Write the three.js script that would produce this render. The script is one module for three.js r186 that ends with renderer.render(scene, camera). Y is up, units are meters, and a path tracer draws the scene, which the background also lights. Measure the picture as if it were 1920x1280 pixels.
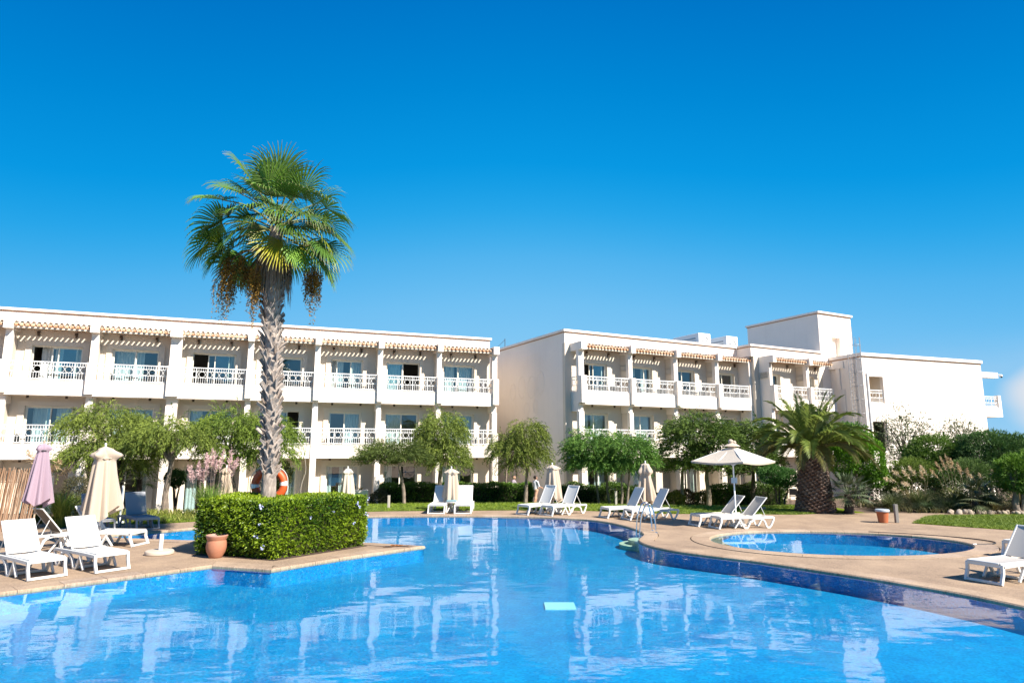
import * as THREE from 'three';
import { mergeGeometries, mergeVertices } from 'three/addons/utils/BufferGeometryUtils.js';
import { RoundedBoxGeometry } from 'three/addons/geometries/RoundedBoxGeometry.js';
import { MarchingCubes } from 'three/addons/objects/MarchingCubes.js';

// ---------- camera, sky, sun, exposure ----------
const scene = new THREE.Scene();
const camera = new THREE.PerspectiveCamera(55.56, 1.5, 0.1, 3000);
camera.position.set(0, 2.45, 0);
camera.rotation.x = THREE.MathUtils.degToRad(9.53);
const EXPOSURE = 2.2;
const renderer = new THREE.WebGLRenderer({ antialias: true });
renderer.toneMapping = THREE.LinearToneMapping;
renderer.toneMappingExposure = EXPOSURE;
renderer.shadowMap.enabled = true;
const SUN = new THREE.Vector3(0.60, 0.66, 0.45).normalize();
const sun = new THREE.DirectionalLight(new THREE.Color().setRGB(1, 0.93, 0.83), 5);
sun.position.set(SUN.x * 120, SUN.y * 120, SUN.z * 120 - 25);
sun.target.position.set(0, 0, -25);
sun.castShadow = true; sun.shadow.radius = 1; sun.shadow.mapSize.set(4096, 4096);
Object.assign(sun.shadow.camera, { left: -60, right: 60, top: 60, bottom: -60, near: 1, far: 300 });
scene.add(sun, sun.target);

// ---------- helpers ----------
function rng(seed) { let a = seed >>> 0; return () => { a = (a + 0x6D2B79F5) >>> 0; let t = a; t = Math.imul(t ^ (t >>> 15), t | 1); t ^= t + Math.imul(t ^ (t >>> 7), t | 61); return ((t ^ (t >>> 14)) >>> 0) / 4294967296; }; }
const lerp = (a, b, t) => a + (b - a) * t, clamp = (x, a = 0, b = 1) => Math.min(b, Math.max(a, x));
const sstep = (a, b, x) => { const t = clamp((x - a) / (b - a)); return t * t * (3 - 2 * t); };
const V = (x, y, z) => new THREE.Vector3(x, y, z);
const P = (X, F, y = 0) => new THREE.Vector3(X, y, -F);            // X to the right, F metres ahead of the viewpoint
const lin = (r, g, b) => new THREE.Color().setRGB(r, g, b);
const names = {};
function numbered(n) { if (!(n in names)) { names[n] = 0; return n; } names[n]++; return n + '_' + String(names[n]).padStart(3, '0'); }
function tag(o, label, category, group, kind) { if (label) o.userData.label = label; if (category) o.userData.category = category; if (group) o.userData.group = group; if (kind) o.userData.kind = kind; return o; }
function thing(name, label, category, pos, turn = 0, group) { const o = new THREE.Group(); o.name = numbered(name); if (pos) o.position.copy(pos); o.rotation.y = turn; scene.add(o); return tag(o, label, category, group); }
function mesh(name, geo, mat, parent) {
  const g = Array.isArray(geo) ? merge(geo) : geo; const m = new THREE.Mesh(g, mat);
  m.name = parent === scene ? numbered(name) : name; m.castShadow = m.receiveShadow = true; if (parent) parent.add(m); return m;
}
function struct(name, geo, mat, parent = scene) { const m = mesh(name, geo, mat, parent); if (parent === scene) m.userData.kind = 'structure'; return m; }
function copy(o, pos, turn, label, group) { const c = o.clone(); c.userData = { ...o.userData }; c.name = numbered(o.name.replace(/_\d{3}$/, '')); scene.add(c); if (pos) c.position.copy(pos); if (turn !== undefined) c.rotation.set(0, turn, 0); if (label) c.userData.label = label; if (group) c.userData.group = group; return c; }
function merge(list) {
  const want = list.some(g => g.attributes.color) ? ['position', 'normal', 'uv', 'color'] : ['position', 'normal', 'uv'];
  return mergeGeometries(list.map(g => {
    g = g.index ? g.toNonIndexed() : g;
    if (!g.attributes.normal) g.computeVertexNormals();
    for (const k of Object.keys(g.attributes)) if (!want.includes(k)) g.deleteAttribute(k);
    if (!g.attributes.uv) g.setAttribute('uv', new THREE.BufferAttribute(new Float32Array(g.attributes.position.count * 2), 2));
    return g;
  }));
}
function metreUV(g) {                                                // uv in metres from the face direction
  g = g.index ? g.toNonIndexed() : g; g.computeVertexNormals === undefined; if (!g.attributes.normal) g.computeVertexNormals();
  const p = g.attributes.position, n = g.attributes.normal, uv = new Float32Array(p.count * 2);
  for (let i = 0; i < p.count; i++) {
    const ax = Math.abs(n.getX(i)), ay = Math.abs(n.getY(i)), az = Math.abs(n.getZ(i));
    if (ay > ax && ay > az) { uv[2 * i] = p.getX(i); uv[2 * i + 1] = p.getZ(i); } else if (ax > az) { uv[2 * i] = p.getZ(i); uv[2 * i + 1] = p.getY(i); } else { uv[2 * i] = p.getX(i); uv[2 * i + 1] = p.getY(i); }
  }
  g.setAttribute('uv', new THREE.BufferAttribute(uv, 2)); return g;
}
const bx = (x0, x1, y0, y1, z0, z1) => metreUV(new THREE.BoxGeometry(x1 - x0, y1 - y0, z1 - z0).translate((x0 + x1) / 2, (y0 + y1) / 2, (z0 + z1) / 2));
const rbx = (x0, x1, y0, y1, z0, z1, r = 0.01) => metreUV(new RoundedBoxGeometry(x1 - x0, y1 - y0, z1 - z0, 1, r).translate((x0 + x1) / 2, (y0 + y1) / 2, (z0 + z1) / 2));
const cyl = (r0, r1, y0, y1, x = 0, z = 0, seg = 12) => new THREE.CylinderGeometry(r1, r0, y1 - y0, seg).translate(x, (y0 + y1) / 2, z);
function bar(a, b, r, seg = 6, r2 = r) { const d = V().subVectors(b, a), g = new THREE.CylinderGeometry(r2, r, d.length(), seg); g.applyQuaternion(new THREE.Quaternion().setFromUnitVectors(V(0, 1, 0), d.clone().normalize())); return g.translate((a.x + b.x) / 2, (a.y + b.y) / 2, (a.z + b.z) / 2); }
function tube(pts, rad, seg = 8, rings = 0, wob = null) {            // tapered tube through points; rad(t) or list of radii
  const c = new THREE.CatmullRomCurve3(pts, false, 'catmullrom', 0.5), n = rings || pts.length * 4, R = typeof rad === 'function' ? rad : t => { const k = t * (rad.length - 1), i = Math.min(rad.length - 2, Math.floor(k)); return lerp(rad[i], rad[i + 1], k - i); };
  const pos = [], uv = [], idx = []; let side = V(1, 0, 0.01); let len = 0, last = null;
  for (let i = 0; i <= n; i++) {
    const t = i / n, p = c.getPoint(t), T = c.getTangent(t); side.addScaledVector(T, -side.dot(T)).normalize(); const bi = V().crossVectors(T, side); if (last) len += last.distanceTo(p); last = p;
    for (let j = 0; j <= seg; j++) { const a = j / seg * Math.PI * 2, r = R(t) * (wob ? wob(t, a % (Math.PI * 2), len) : 1); pos.push(p.x + (side.x * Math.cos(a) + bi.x * Math.sin(a)) * r, p.y + (side.y * Math.cos(a) + bi.y * Math.sin(a)) * r, p.z + (side.z * Math.cos(a) + bi.z * Math.sin(a)) * r); uv.push(j / seg * 2 * Math.PI * R(t), len); }
  }
  for (let i = 0; i < n; i++) for (let j = 0; j < seg; j++) { const a = i * (seg + 1) + j, b = a + seg + 1; idx.push(a, a + 1, b, b, a + 1, b + 1); }
  const g = new THREE.BufferGeometry(); g.setAttribute('position', new THREE.Float32BufferAttribute(pos, 3)); g.setAttribute('uv', new THREE.Float32BufferAttribute(uv, 2)); g.setIndex(idx); g.computeVertexNormals(); return g;
}
function tint(g, c) { const n = g.attributes.position.count, a = new Float32Array(n * 3); for (let i = 0; i < n; i++) { a[3 * i] = c.r; a[3 * i + 1] = c.g; a[3 * i + 2] = c.b; } g.setAttribute('color', new THREE.BufferAttribute(a, 3)); return g; }

// ---------- noise textures (tileable) ----------
function fbm(w, f0, oct, seed, gain = 0.5, fy = 1) {
  const out = new Float32Array(w * w); let amp = 1, tot = 0, f = f0;
  for (let o = 0; o < oct; o++, f *= 2, amp *= gain) {
    const r = rng(seed + o * 77), fx = f, fyy = Math.max(1, Math.round(f * fy)), lat = new Float32Array(fx * fyy); for (let i = 0; i < lat.length; i++) lat[i] = r(); tot += amp;
    for (let y = 0; y < w; y++) { const v = y / w * fyy, y0 = Math.floor(v), ty = v - y0, sy = ty * ty * (3 - 2 * ty), r0 = (y0 % fyy) * fx, r1 = ((y0 + 1) % fyy) * fx;
      for (let x = 0; x < w; x++) { const u = x / w * fx, x0 = Math.floor(u), tx = u - x0, sx = tx * tx * (3 - 2 * tx), a = x0 % fx, b = (x0 + 1) % fx; out[y * w + x] += amp * lerp(lerp(lat[r0 + a], lat[r0 + b], sx), lerp(lat[r1 + a], lat[r1 + b], sx), sy); } }
  }
  for (let i = 0; i < out.length; i++) out[i] /= tot; return out;
}
function dtex(w, fn, srgb, repeat = 1) {
  const d = new Uint8Array(w * w * 4), c = [0, 0, 0];
  for (let i = 0; i < w * w; i++) { fn(i % w, Math.floor(i / w), i, c); for (let k = 0; k < 3; k++) d[4 * i + k] = Math.round(255 * clamp(srgb ? (c[k] <= 0.0031308 ? c[k] * 12.92 : 1.055 * Math.pow(c[k], 1 / 2.4) - 0.055) : c[k])); d[4 * i + 3] = 255; }
  const t = new THREE.DataTexture(d, w, w, THREE.RGBAFormat); t.wrapS = t.wrapT = THREE.RepeatWrapping; t.magFilter = THREE.LinearFilter; t.minFilter = THREE.LinearMipmapLinearFilter; t.generateMipmaps = true; if (srgb) t.colorSpace = THREE.SRGBColorSpace; t.repeat.set(repeat, repeat); t.needsUpdate = true; return t;
}
const TONE = 0.72, stdW = (c, rough = 0.8, o = {}) => new THREE.MeshStandardMaterial({ color: lin(...c), roughness: rough, ...o }), std = (c, rough, o) => stdW(c.map(v => v * TONE), rough, o);

// ---------- sky: clear deep blue, paler to the horizon, a few low clouds ----------
{
  const W = 2048, Hh = 1024, d = new Float32Array(W * Hh * 4), n = fbm(512, 5, 6, 9001), s2l = c => c <= 10 ? c / 255 / 12.92 : Math.pow((c / 255 + 0.055) / 1.055, 2.4);
  const T = [[0, 184, 215, 240], [5, 160, 208, 242], [9, 132, 200, 244], [13, 112, 192, 243], [17, 82, 180, 239], [21, 40, 166, 234], [25, 8, 152, 227], [31, 0, 136, 214], [37.5, 0, 119, 201], [50, 0, 104, 186], [70, 0, 92, 172], [90, 0, 88, 168]];
  for (let y = 0; y < Hh; y++) {
    const el = Math.max(0, (y + 0.5) / Hh * 180 - 90);
    for (let x = 0; x < W; x++) {
      const az = (x + 0.5) / W * Math.PI * 2 - Math.PI, i = (y * W + x) * 4;
      const right = (az + Math.PI / 2) * 180 / Math.PI;                                  // degrees to the right of the view
      const e2 = Math.min(90, el + 5.5 * sstep(0, 46, Math.abs(((right + 540) % 360) - 180))); let k = 0; while (k < T.length - 2 && T[k + 1][0] < e2) k++;
      const t = clamp((e2 - T[k][0]) / (T[k + 1][0] - T[k][0])), base = [1, 2, 3].map(i => s2l(lerp(T[k][i], T[k + 1][i], t)) / EXPOSURE);
      const f = n[((Math.floor(el * 9) + 40) % 512) * 512 + Math.floor(x * 0.55) % 512];
      let c = sstep(0.5, 0.72, f) * sstep(9, 4, el) * 0.35;
      const dx = (right - 42) / 5.2, dy = (el - 4.0) / 3.4; c = Math.max(c, sstep(1.15, 0.35, dx * dx + dy * dy + (f - 0.5) * 1.6) * 1.0);
      for (let q = 0; q < 3; q++) d[i + q] = lerp(base[q], [0.66, 0.70, 0.76][q] / EXPOSURE * 1.1, c); d[i + 3] = 1;
    }
  }
  const t = new THREE.DataTexture(d, W, Hh, THREE.RGBAFormat, THREE.FloatType); t.mapping = THREE.EquirectangularReflectionMapping; t.magFilter = t.minFilter = THREE.LinearFilter; t.wrapS = THREE.RepeatWrapping; t.needsUpdate = true;
  scene.background = t; scene.environment = t;
}

// ---------- materials ----------
const nA = fbm(512, 4, 6, 11), nB = fbm(512, 32, 4, 12, 0.7), nC = fbm(512, 3, 3, 13), nFine = fbm(512, 128, 2, 14, 0.8);
const nStreak = fbm(512, 40, 3, 15, 0.6, 0.06);
const stuccoMap = dtex(512, (x, y, i, c) => { const v = 0.93 + 0.07 * nA[i] + 0.03 * (nB[i] - 0.5) - 0.025 * sstep(0.55, 0.8, nStreak[i]), s = sstep(0.55, 0.8, nC[i]) * 0.05; c[0] = v; c[1] = v - s * 0.5; c[2] = v - s; }, true, 0.2);
const stuccoBump = dtex(512, (x, y, i, c) => { c[0] = c[1] = c[2] = nFine[i] * 0.6 + nB[i] * 0.4; }, false, 0.7);
const M = {
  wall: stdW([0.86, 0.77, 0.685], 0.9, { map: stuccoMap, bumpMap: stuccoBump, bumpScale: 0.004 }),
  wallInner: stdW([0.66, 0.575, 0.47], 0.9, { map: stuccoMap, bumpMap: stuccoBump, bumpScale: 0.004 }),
  trim: std([0.50, 0.30, 0.19], 0.85), roof: std([0.45, 0.42, 0.38], 0.95),
  rail: stdW([0.85, 0.84, 0.82], 0.45), alu: stdW([0.74, 0.70, 0.60], 0.45),
  glass: new THREE.MeshPhysicalMaterial({ color: lin(0.74, 0.88, 0.90), transmission: 1, thickness: 0, roughness: 0.0, ior: 2.3 }),
  curtain: new THREE.MeshPhysicalMaterial({ color: lin(0.82, 0.83, 0.80), transmission: 0.3, thickness: 0, roughness: 1 }),
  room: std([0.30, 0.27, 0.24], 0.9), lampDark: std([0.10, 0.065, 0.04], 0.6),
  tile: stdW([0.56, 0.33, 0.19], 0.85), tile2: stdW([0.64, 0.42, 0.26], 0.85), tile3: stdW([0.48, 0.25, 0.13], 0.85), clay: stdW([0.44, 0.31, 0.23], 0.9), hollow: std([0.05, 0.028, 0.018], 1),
  plastic: stdW([0.66, 0.645, 0.61], 0.42), sling: stdW([0.60, 0.585, 0.55], 0.7), greyPlastic: std([0.36, 0.37, 0.39], 0.45), greySling: std([0.30, 0.31, 0.33], 0.75), taupeSling: std([0.22, 0.17, 0.12], 0.8),
  steel: stdW([0.75, 0.76, 0.78], 0.12, { metalness: 1 }), iron: std([0.10, 0.10, 0.11], 0.5, { metalness: 0.3 }), galv: std([0.55, 0.55, 0.56], 0.45, { metalness: 0.6 }),
  darkMetal: std([0.05, 0.05, 0.055], 0.5), black: std([0.02, 0.02, 0.022], 0.6), white: stdW([0.82, 0.82, 0.8], 0.6), wood: std([0.30, 0.17, 0.09], 0.8), greyWood: std([0.28, 0.26, 0.24], 0.85),
  orange: std([0.80, 0.13, 0.025], 0.5), rope: std([0.75, 0.72, 0.66], 0.9), stone: std([0.50, 0.42, 0.33], 0.95), concrete: std([0.62, 0.56, 0.48], 0.9),
};
const fabricBump = dtex(256, (x, y, i, c) => { const v = 0.5 + 0.25 * Math.sin(x * Math.PI / 2) + 0.25 * Math.sin(y * Math.PI / 2); c[0] = c[1] = c[2] = v; }, false, 12);
const cloth = c => new THREE.MeshPhysicalMaterial({ color: lin(...c.map(v => v * 0.8)), roughness: 1, transmission: 0.22, thickness: 0, bumpMap: fabricBump, bumpScale: 0.0015, side: THREE.DoubleSide });
const leafMat = new THREE.MeshPhysicalMaterial({ color: lin(1, 1, 1), vertexColors: true, roughness: 0.75, specularIntensity: 0.35, transmission: 0.32, thickness: 0, side: THREE.DoubleSide });
const hardLeaf = new THREE.MeshPhysicalMaterial({ color: lin(1, 1, 1), vertexColors: true, roughness: 0.42, specularIntensity: 0.6, transmission: 0.22, thickness: 0, side: THREE.DoubleSide });
const barkN = fbm(256, 6, 5, 51, 0.6, 0.25);
const barkMap = dtex(256, (x, y, i, c) => { const v = 0.5 + 0.9 * (barkN[i] - 0.3); c[0] = v; c[1] = v * 0.97; c[2] = v * 0.93; }, true, 3), barkBump = dtex(256, (x, y, i, c) => { c[0] = c[1] = c[2] = barkN[i]; }, false, 3);
const bark = (c, k = 0.02) => std(c, 0.95, { map: barkMap, bumpMap: barkBump, bumpScale: k });
M.bark = bark([0.30, 0.24, 0.19]); M.barkDark = bark([0.14, 0.10, 0.08]); M.barkPale = bark([0.42, 0.34, 0.28]); M.palmBark = bark([0.66, 0.56, 0.49]);

// ---------- ground, deck, pools, lawn ----------
function edgeF(X) { const p = [[-60, 22.5], [-12, 22.5], [-7, 26.6], [-5, 27.2], [0, 27.6], [3, 27.4], [6, 26.1], [11, 25.8], [13, 26.4], [60, 26.4]]; for (let i = 0; i < p.length - 1; i++) if (X <= p[i + 1][0]) return lerp(p[i][1], p[i + 1][1], clamp((X - p[i][0]) / (p[i + 1][0] - p[i][0]))); return 26.4; }
const height0 = (X, F) => -0.62 * sstep(edgeF(X), edgeF(X) + 8, F), height = (X, F) => -0.62 * sstep(edgeF(X) + 3.2, edgeF(X) + 9.2, F);
const at = (X, F, dy = 0) => P(X, F, height(X, F) + dy);
function sheet(xs, fs, h, uvk = 1) {
  const pos = [], uv = [], idx = [], nx = xs.length; for (const F of fs) for (const X of xs) { const f = typeof F === 'function' ? F(X) : F; pos.push(X, h(X, f), -f); uv.push(X * uvk, f * uvk); }
  for (let j = 0; j < fs.length - 1; j++) for (let i = 0; i < nx - 1; i++) { const a = j * nx + i, b = a + nx; idx.push(a, a + 1, b, b, a + 1, b + 1); }
  const g = new THREE.BufferGeometry(); g.setAttribute('position', new THREE.Float32BufferAttribute(pos, 3)); g.setAttribute('uv', new THREE.Float32BufferAttribute(uv, 2)); g.setIndex(idx); g.computeVertexNormals(); return g;
}
const range = (a, b, s) => { const o = []; for (let v = a; v <= b + 1e-6; v += s) o.push(v); return o; };
const soilTex = dtex(512, (x, y, i, c) => { const v = 0.55 + 0.6 * nA[i] + 0.5 * (nB[i] - 0.5); c[0] = v; c[1] = v; c[2] = v; }, true, 0.25);
{
  const xs = [-1500, -400, -120, ...range(-60, 60, 1), 120, 400, 1500], fs = [-1500, -400, -100, -40, ...range(-25, 60, 1), 100, 300, 1500];
  const g = sheet(xs, fs, (X, F) => Math.abs(X) < 43 && F > -18 && F < edgeF(X) - 1.2 ? -2.6 : height(X, clamp(F, -100, 60)) - 0.04);
  struct('ground', g, std([0.19, 0.125, 0.08], 1, { map: soilTex }));
}
function dense(list, step = 0.22) {                                  // list of [X, F, smooth?]: straight runs and smooth runs, closed
  const out = []; let i = 0; const n = list.length;
  while (i < n) {
    if (!list[i][2]) { const a = list[i], b = list[(i + 1) % n], L = Math.hypot(b[0] - a[0], b[1] - a[1]), k = Math.max(1, Math.round(L / step)); for (let j = 0; j < k; j++) out.push([lerp(a[0], b[0], j / k), lerp(a[1], b[1], j / k)]); i++; continue; }
    let j = i; while (j < n && list[j][2]) j++;
    const pts = list.slice(i, j + 1).concat(j >= n ? [list[0]] : []).map(p => V(p[0], p[1], 0)), c = new THREE.CatmullRomCurve3(pts, false, 'centripetal'), k = Math.round(c.getLength() / step);
    for (let q = 0; q < k; q++) { const p = c.getPointAt(q / k); out.push([p.x, p.y]); } i = j;
  }
  return out;
}
const area = o => o.reduce((s, p, i) => { const q = o[(i + 1) % o.length]; return s + p[0] * q[1] - q[0] * p[1]; }, 0) / 2;
function offset(o, d) {                                              // grow a closed outline
  const s = area(o) > 0 ? 1 : -1, n = o.length;
  return o.map((p, i) => { const a = o[(i + n - 1) % n], b = o[(i + 1) % n]; let x1 = p[1] - a[1], y1 = -(p[0] - a[0]), x2 = b[1] - p[1], y2 = -(b[0] - p[0]); const l1 = Math.hypot(x1, y1), l2 = Math.hypot(x2, y2); let nx = x1 / l1 + x2 / l2, ny = y1 / l1 + y2 / l2; const l = Math.hypot(nx, ny); nx /= l; ny /= l; const c = Math.max(0.45, nx * x1 / l1 + ny * y1 / l1); return [p[0] + s * nx * d / c, p[1] + s * ny * d / c]; });
}
const shapeOf = o => new THREE.Shape(o.map(p => new THREE.Vector2(p[0], p[1])));
const flat = (o, y, holes = []) => { const s = shapeOf(o); for (const h of holes) s.holes.push(new THREE.Path(h.map(p => new THREE.Vector2(p[0], p[1])))); return new THREE.ShapeGeometry(s).rotateX(-Math.PI / 2).translate(0, y, 0); };
function skirt(o, y0, y1, o2 = o) { const pos = [], uv = [], idx = []; let L = 0; for (let i = 0; i <= o.length; i++) { const p = o[i % o.length], q = o2[i % o.length]; if (i) { const a = o[i - 1]; L += Math.hypot(p[0] - a[0], p[1] - a[1]); } pos.push(p[0], y0, -p[1], q[0], y1, -q[1]); uv.push(L, y0, L, y1); if (i) { const k = 2 * i - 2; idx.push(k, k + 1, k + 2, k + 2, k + 1, k + 3); } } const g = new THREE.BufferGeometry(); g.setAttribute('position', new THREE.Float32BufferAttribute(pos, 3)); g.setAttribute('uv', new THREE.Float32BufferAttribute(uv, 2)); g.setIndex(idx); g.computeVertexNormals(); return g; }

const mainPool = dense([[-15, 3], [-14.5, 5.5], [-12, 8.3], [-8.92, 11.86], [-7.8, 13.06], [-6.48, 14.6], [-5.02, 14.12], [-3.85, 15.68], [-2.28, 17.42], [-3.72, 17.98], [-6.5, 18.28], [-8.9, 18.5, 1], [-10.7, 18.9, 1], [-11.7, 19.25, 1], [-11.7, 19.8, 1], [-10.93, 20.5, 1], [-10.2, 21.4, 1], [-9, 22.9, 1], [-7.4, 24.4, 1], [-5.54, 25.15, 1], [-3.3, 25.4, 1], [-1.24, 25.35, 1], [0.81, 25.0, 1], [2, 24.45, 1], [2.74, 24.0, 1], [3.25, 23.3, 1], [3.66, 22.2, 1], [3.9, 21.0, 1], [3.9, 19.8, 1], [3.5, 18.5, 1], [3.55, 17.75, 1], [3.98, 16.75, 1], [4.68, 15.95, 1], [5.36, 15.3, 1], [6.13, 14.35, 1], [6.81, 13.45, 1], [7.36, 12.6, 1], [7.8, 11.8, 1], [8.13, 10.95, 1], [8.38, 9.8, 1], [8.45, 8, 1], [8.2, 5.8, 1], [7.2, 3.6], [4, 2]]);
const spa = []; for (let i = 0; i < 90; i++) { const a = i / 90 * Math.PI * 2; spa.push([8.72 + 3.38 * Math.cos(a) + 0.12 * Math.cos(2 * a), 18.25 + 2.42 * Math.sin(a)]); }
const WATER = -0.035, DEPTH = -0.38;
const deckN = fbm(1024, 6, 7, 301, 0.62), deckF = fbm(1024, 256, 2, 302, 0.8);
const deckMap = dtex(1024, (x, y, i, c) => { const v = 0.70 + 0.62 * (deckN[i] - 0.35) + 0.6 * (deckF[i] - 0.5); c[0] = v; c[1] = v * (0.985 + 0.03 * deckN[i]); c[2] = v * (0.96 + 0.08 * deckF[i]); }, true, 0.25);
const deckBump = dtex(512, (x, y, i, c) => { c[0] = c[1] = c[2] = nFine[i]; }, false, 0.6);
M.deck = std([0.54, 0.38, 0.25], 0.92, { map: deckMap, bumpMap: deckBump, bumpScale: 0.006 });
{
  const outer = [[-45, -20], [45, -20]]; for (let X = 45; X >= -45; X -= 0.5) outer.push([X, edgeF(X)]);
  struct('pool_deck', flat(outer, 0, [offset(mainPool, 0.425), offset(spa, 0.525)]), M.deck);
}
// mosaic: small tiles, each its own shade of blue
const tileR = rng(77), tileTone = Array.from({ length: 4096 }, () => [tileR(), tileR()]);
const mosaic = (a, b, g) => dtex(1024, (x, y, i, c) => { const tx = x >> 4, ty = y >> 4, t = tileTone[ty * 64 + tx], e = (x & 15) < 1 || (y & 15) < 1, big = nA[((y >> 1) * 512 + (x >> 1))]; for (let k = 0; k < 3; k++) c[k] = e ? g[k] : lerp(a[k], b[k], clamp(t[0] * 0.7 + 1.5 * (big - 0.42))) * (0.82 + 0.36 * t[1]); }, true, 0.5);
const floorTex = mosaic([0.0, 0.18, 0.47], [0.0, 0.34, 0.64], [0.002, 0.30, 0.56]), wallTex = mosaic([0.0, 0.20, 0.52], [0.0, 0.34, 0.69], [0.002, 0.30, 0.60]);
M.poolFloor = std([1, 1, 1], 0.5, { map: floorTex }); M.poolWall = std([1, 1, 1], 0.5, { map: wallTex });
// water surface: fine ripples plus slower swell, in real metres
const w1 = fbm(1024, 9, 4, 401, 0.55, 2.1), w2 = fbm(1024, 6, 3, 402, 0.5, 1.6), w3 = fbm(1024, 2, 3, 403);
const waterBump = dtex(1024, (x, y, i, c) => { const k = sstep(0.3, 0.7, w3[i]); c[0] = c[1] = c[2] = 0.5 + (w1[i] - 0.5) * (0.25 + 0.75 * k) * 0.55 + (w2[i] - 0.5) * 0.5; }, false, 1 / 7);
M.water = new THREE.MeshPhysicalMaterial({ color: lin(0.72, 0.97, 1.0), transmission: 1, thickness: 0, roughness: 0, specularIntensity: 0.6, ior: 1.33, bumpMap: waterBump, bumpScale: 0.016 });
M.waterCalm = new THREE.MeshPhysicalMaterial({ color: lin(0.70, 0.97, 1.0), transmission: 1, thickness: 0, roughness: 0, specularIntensity: 0.6, ior: 1.33, bumpMap: waterBump, bumpScale: 0.006 });
const copeCols = [[0.60, 0.43, 0.29], [0.64, 0.46, 0.31], [0.57, 0.40, 0.265], [0.62, 0.45, 0.32]].map((c, i) => std(c, 0.85, { map: deckMap, bumpMap: deckBump, bumpScale: 0.003 }));
function pool(name, o, wd, cw, stone, water) {
  struct(name + '_basin', [flat(o, DEPTH)], M.poolFloor);
  struct(name + '_wall', skirt(o, DEPTH, -0.02), M.poolWall);
  const w = mesh(name + '_water', flat(offset(o, -0.002), WATER), water, scene); w.userData.kind = 'structure';
  const root = struct(name + '_coping', [flat(offset(o, cw + 0.06), -0.035, [offset(o, 0.004)])], std([0.12, 0.085, 0.06], 0.95));
  const inn = offset(o, -0.02), out = offset(o, cw), n = o.length; let i = 0, k = 0; const r = rng(n);
  const per = Math.max(2, Math.round(stone / (Math.hypot(o[1][0] - o[0][0], o[1][1] - o[0][1]) || 0.22)));
  while (i < n) {
    const j = Math.min(n, i + per), pos = [], uv = [], idx = [], T = 0.012 + (r() - 0.5) * 0.003, gap = 0.018; let c = 0;
    for (let q = i; q <= j; q++) {
      let f = q, a = inn[q % n], b = out[q % n]; if (q === i || q === j) { const s = q === i ? 1 : -1, p2 = inn[(q + s + n) % n], p3 = out[(q + s + n) % n]; a = [lerp(a[0], p2[0], gap), lerp(a[1], p2[1], gap)]; b = [lerp(b[0], p3[0], gap), lerp(b[1], p3[1], gap)]; }
      const m = 0.06, a2 = [lerp(a[0], b[0], m), lerp(a[1], b[1], m)];
      pos.push(a[0], -0.06, -a[1], a[0], T - 0.022, -a[1], a2[0], T, -a2[1], b[0], T, -b[1], b[0], -0.03, -b[1]); for (const z of [a, a, a2, b, b]) uv.push(z[0], z[1]);
      if (q > i) { const o0 = 5 * (c - 1), o1 = 5 * c; for (let s = 0; s < 4; s++) idx.push(o0 + s, o0 + s + 1, o1 + s, o1 + s, o0 + s + 1, o1 + s + 1); } c++;
    }
    for (const e of [0, 5 * (c - 1)]) idx.push(e, e + 1, e + 2, e, e + 2, e + 3, e, e + 3, e + 4);
    let g = new THREE.BufferGeometry(); g.setAttribute('position', new THREE.Float32BufferAttribute(pos, 3)); g.setAttribute('uv', new THREE.Float32BufferAttribute(uv, 2)); g.setIndex(idx); g = g.toNonIndexed(); g.computeVertexNormals();
    mesh('coping_stone', g, copeCols[Math.floor(r() * 4)], root); i = j; k++;
  }
}
pool('swimming_pool', mainPool, 0, 0.40, 0.66, M.water);
pool('paddling_pool', spa, 0, 0.50, 0.6, M.waterCalm);
{ // stone steps below the handrails, shallow stone shelf of the small pool, floor drain cover
  const arc = (cx, cf, r0, r1, a0, a1, y0, y1) => { const s = new THREE.Shape(); s.absarc(cx, cf, r1, a0, a1, false); s.absarc(cx, cf, r0, a1, a0, true); return new THREE.ExtrudeGeometry(s, { depth: y1 - y0, bevelEnabled: false, curveSegments: 20 }).rotateX(-Math.PI / 2).translate(0, y0, 0); };
  const st = stdW([0.74, 0.58, 0.40], 0.85, { map: deckMap });
  const steps = struct('pool_steps', [arc(3.98, 19.75, 0, 0.55, 1.7, 4.6, DEPTH, -0.14)], st);
  mesh('step', arc(3.98, 19.75, 0.55, 0.82, 1.7, 4.6, DEPTH + 0.002, -0.26), st, steps);
  const sh = []; for (let i = 0; i <= 24; i++) { const a = 2.25 + i / 24 * 1.95; sh.push([8.72 + 3.36 * Math.cos(a), 18.25 + 2.40 * Math.sin(a)]); } for (let i = 24; i >= 0; i--) { const a = 2.25 + i / 24 * 1.95, k = 0.52 * Math.sin(i / 24 * Math.PI) + 0.02; sh.push([8.72 + (3.36 - k) * Math.cos(a), 18.25 + (2.40 - k * 0.4) * Math.sin(a)]); }
  struct('pool_shelf', [flat(sh, -0.08)], std([0.34, 0.22, 0.13], 0.9, { map: deckMap }));
  struct('pool_drain', [bx(0.60, 1.16, DEPTH, DEPTH + 0.02, -12.8, -12.28)], std([0.55, 0.80, 0.82], 0.6));
}
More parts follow.
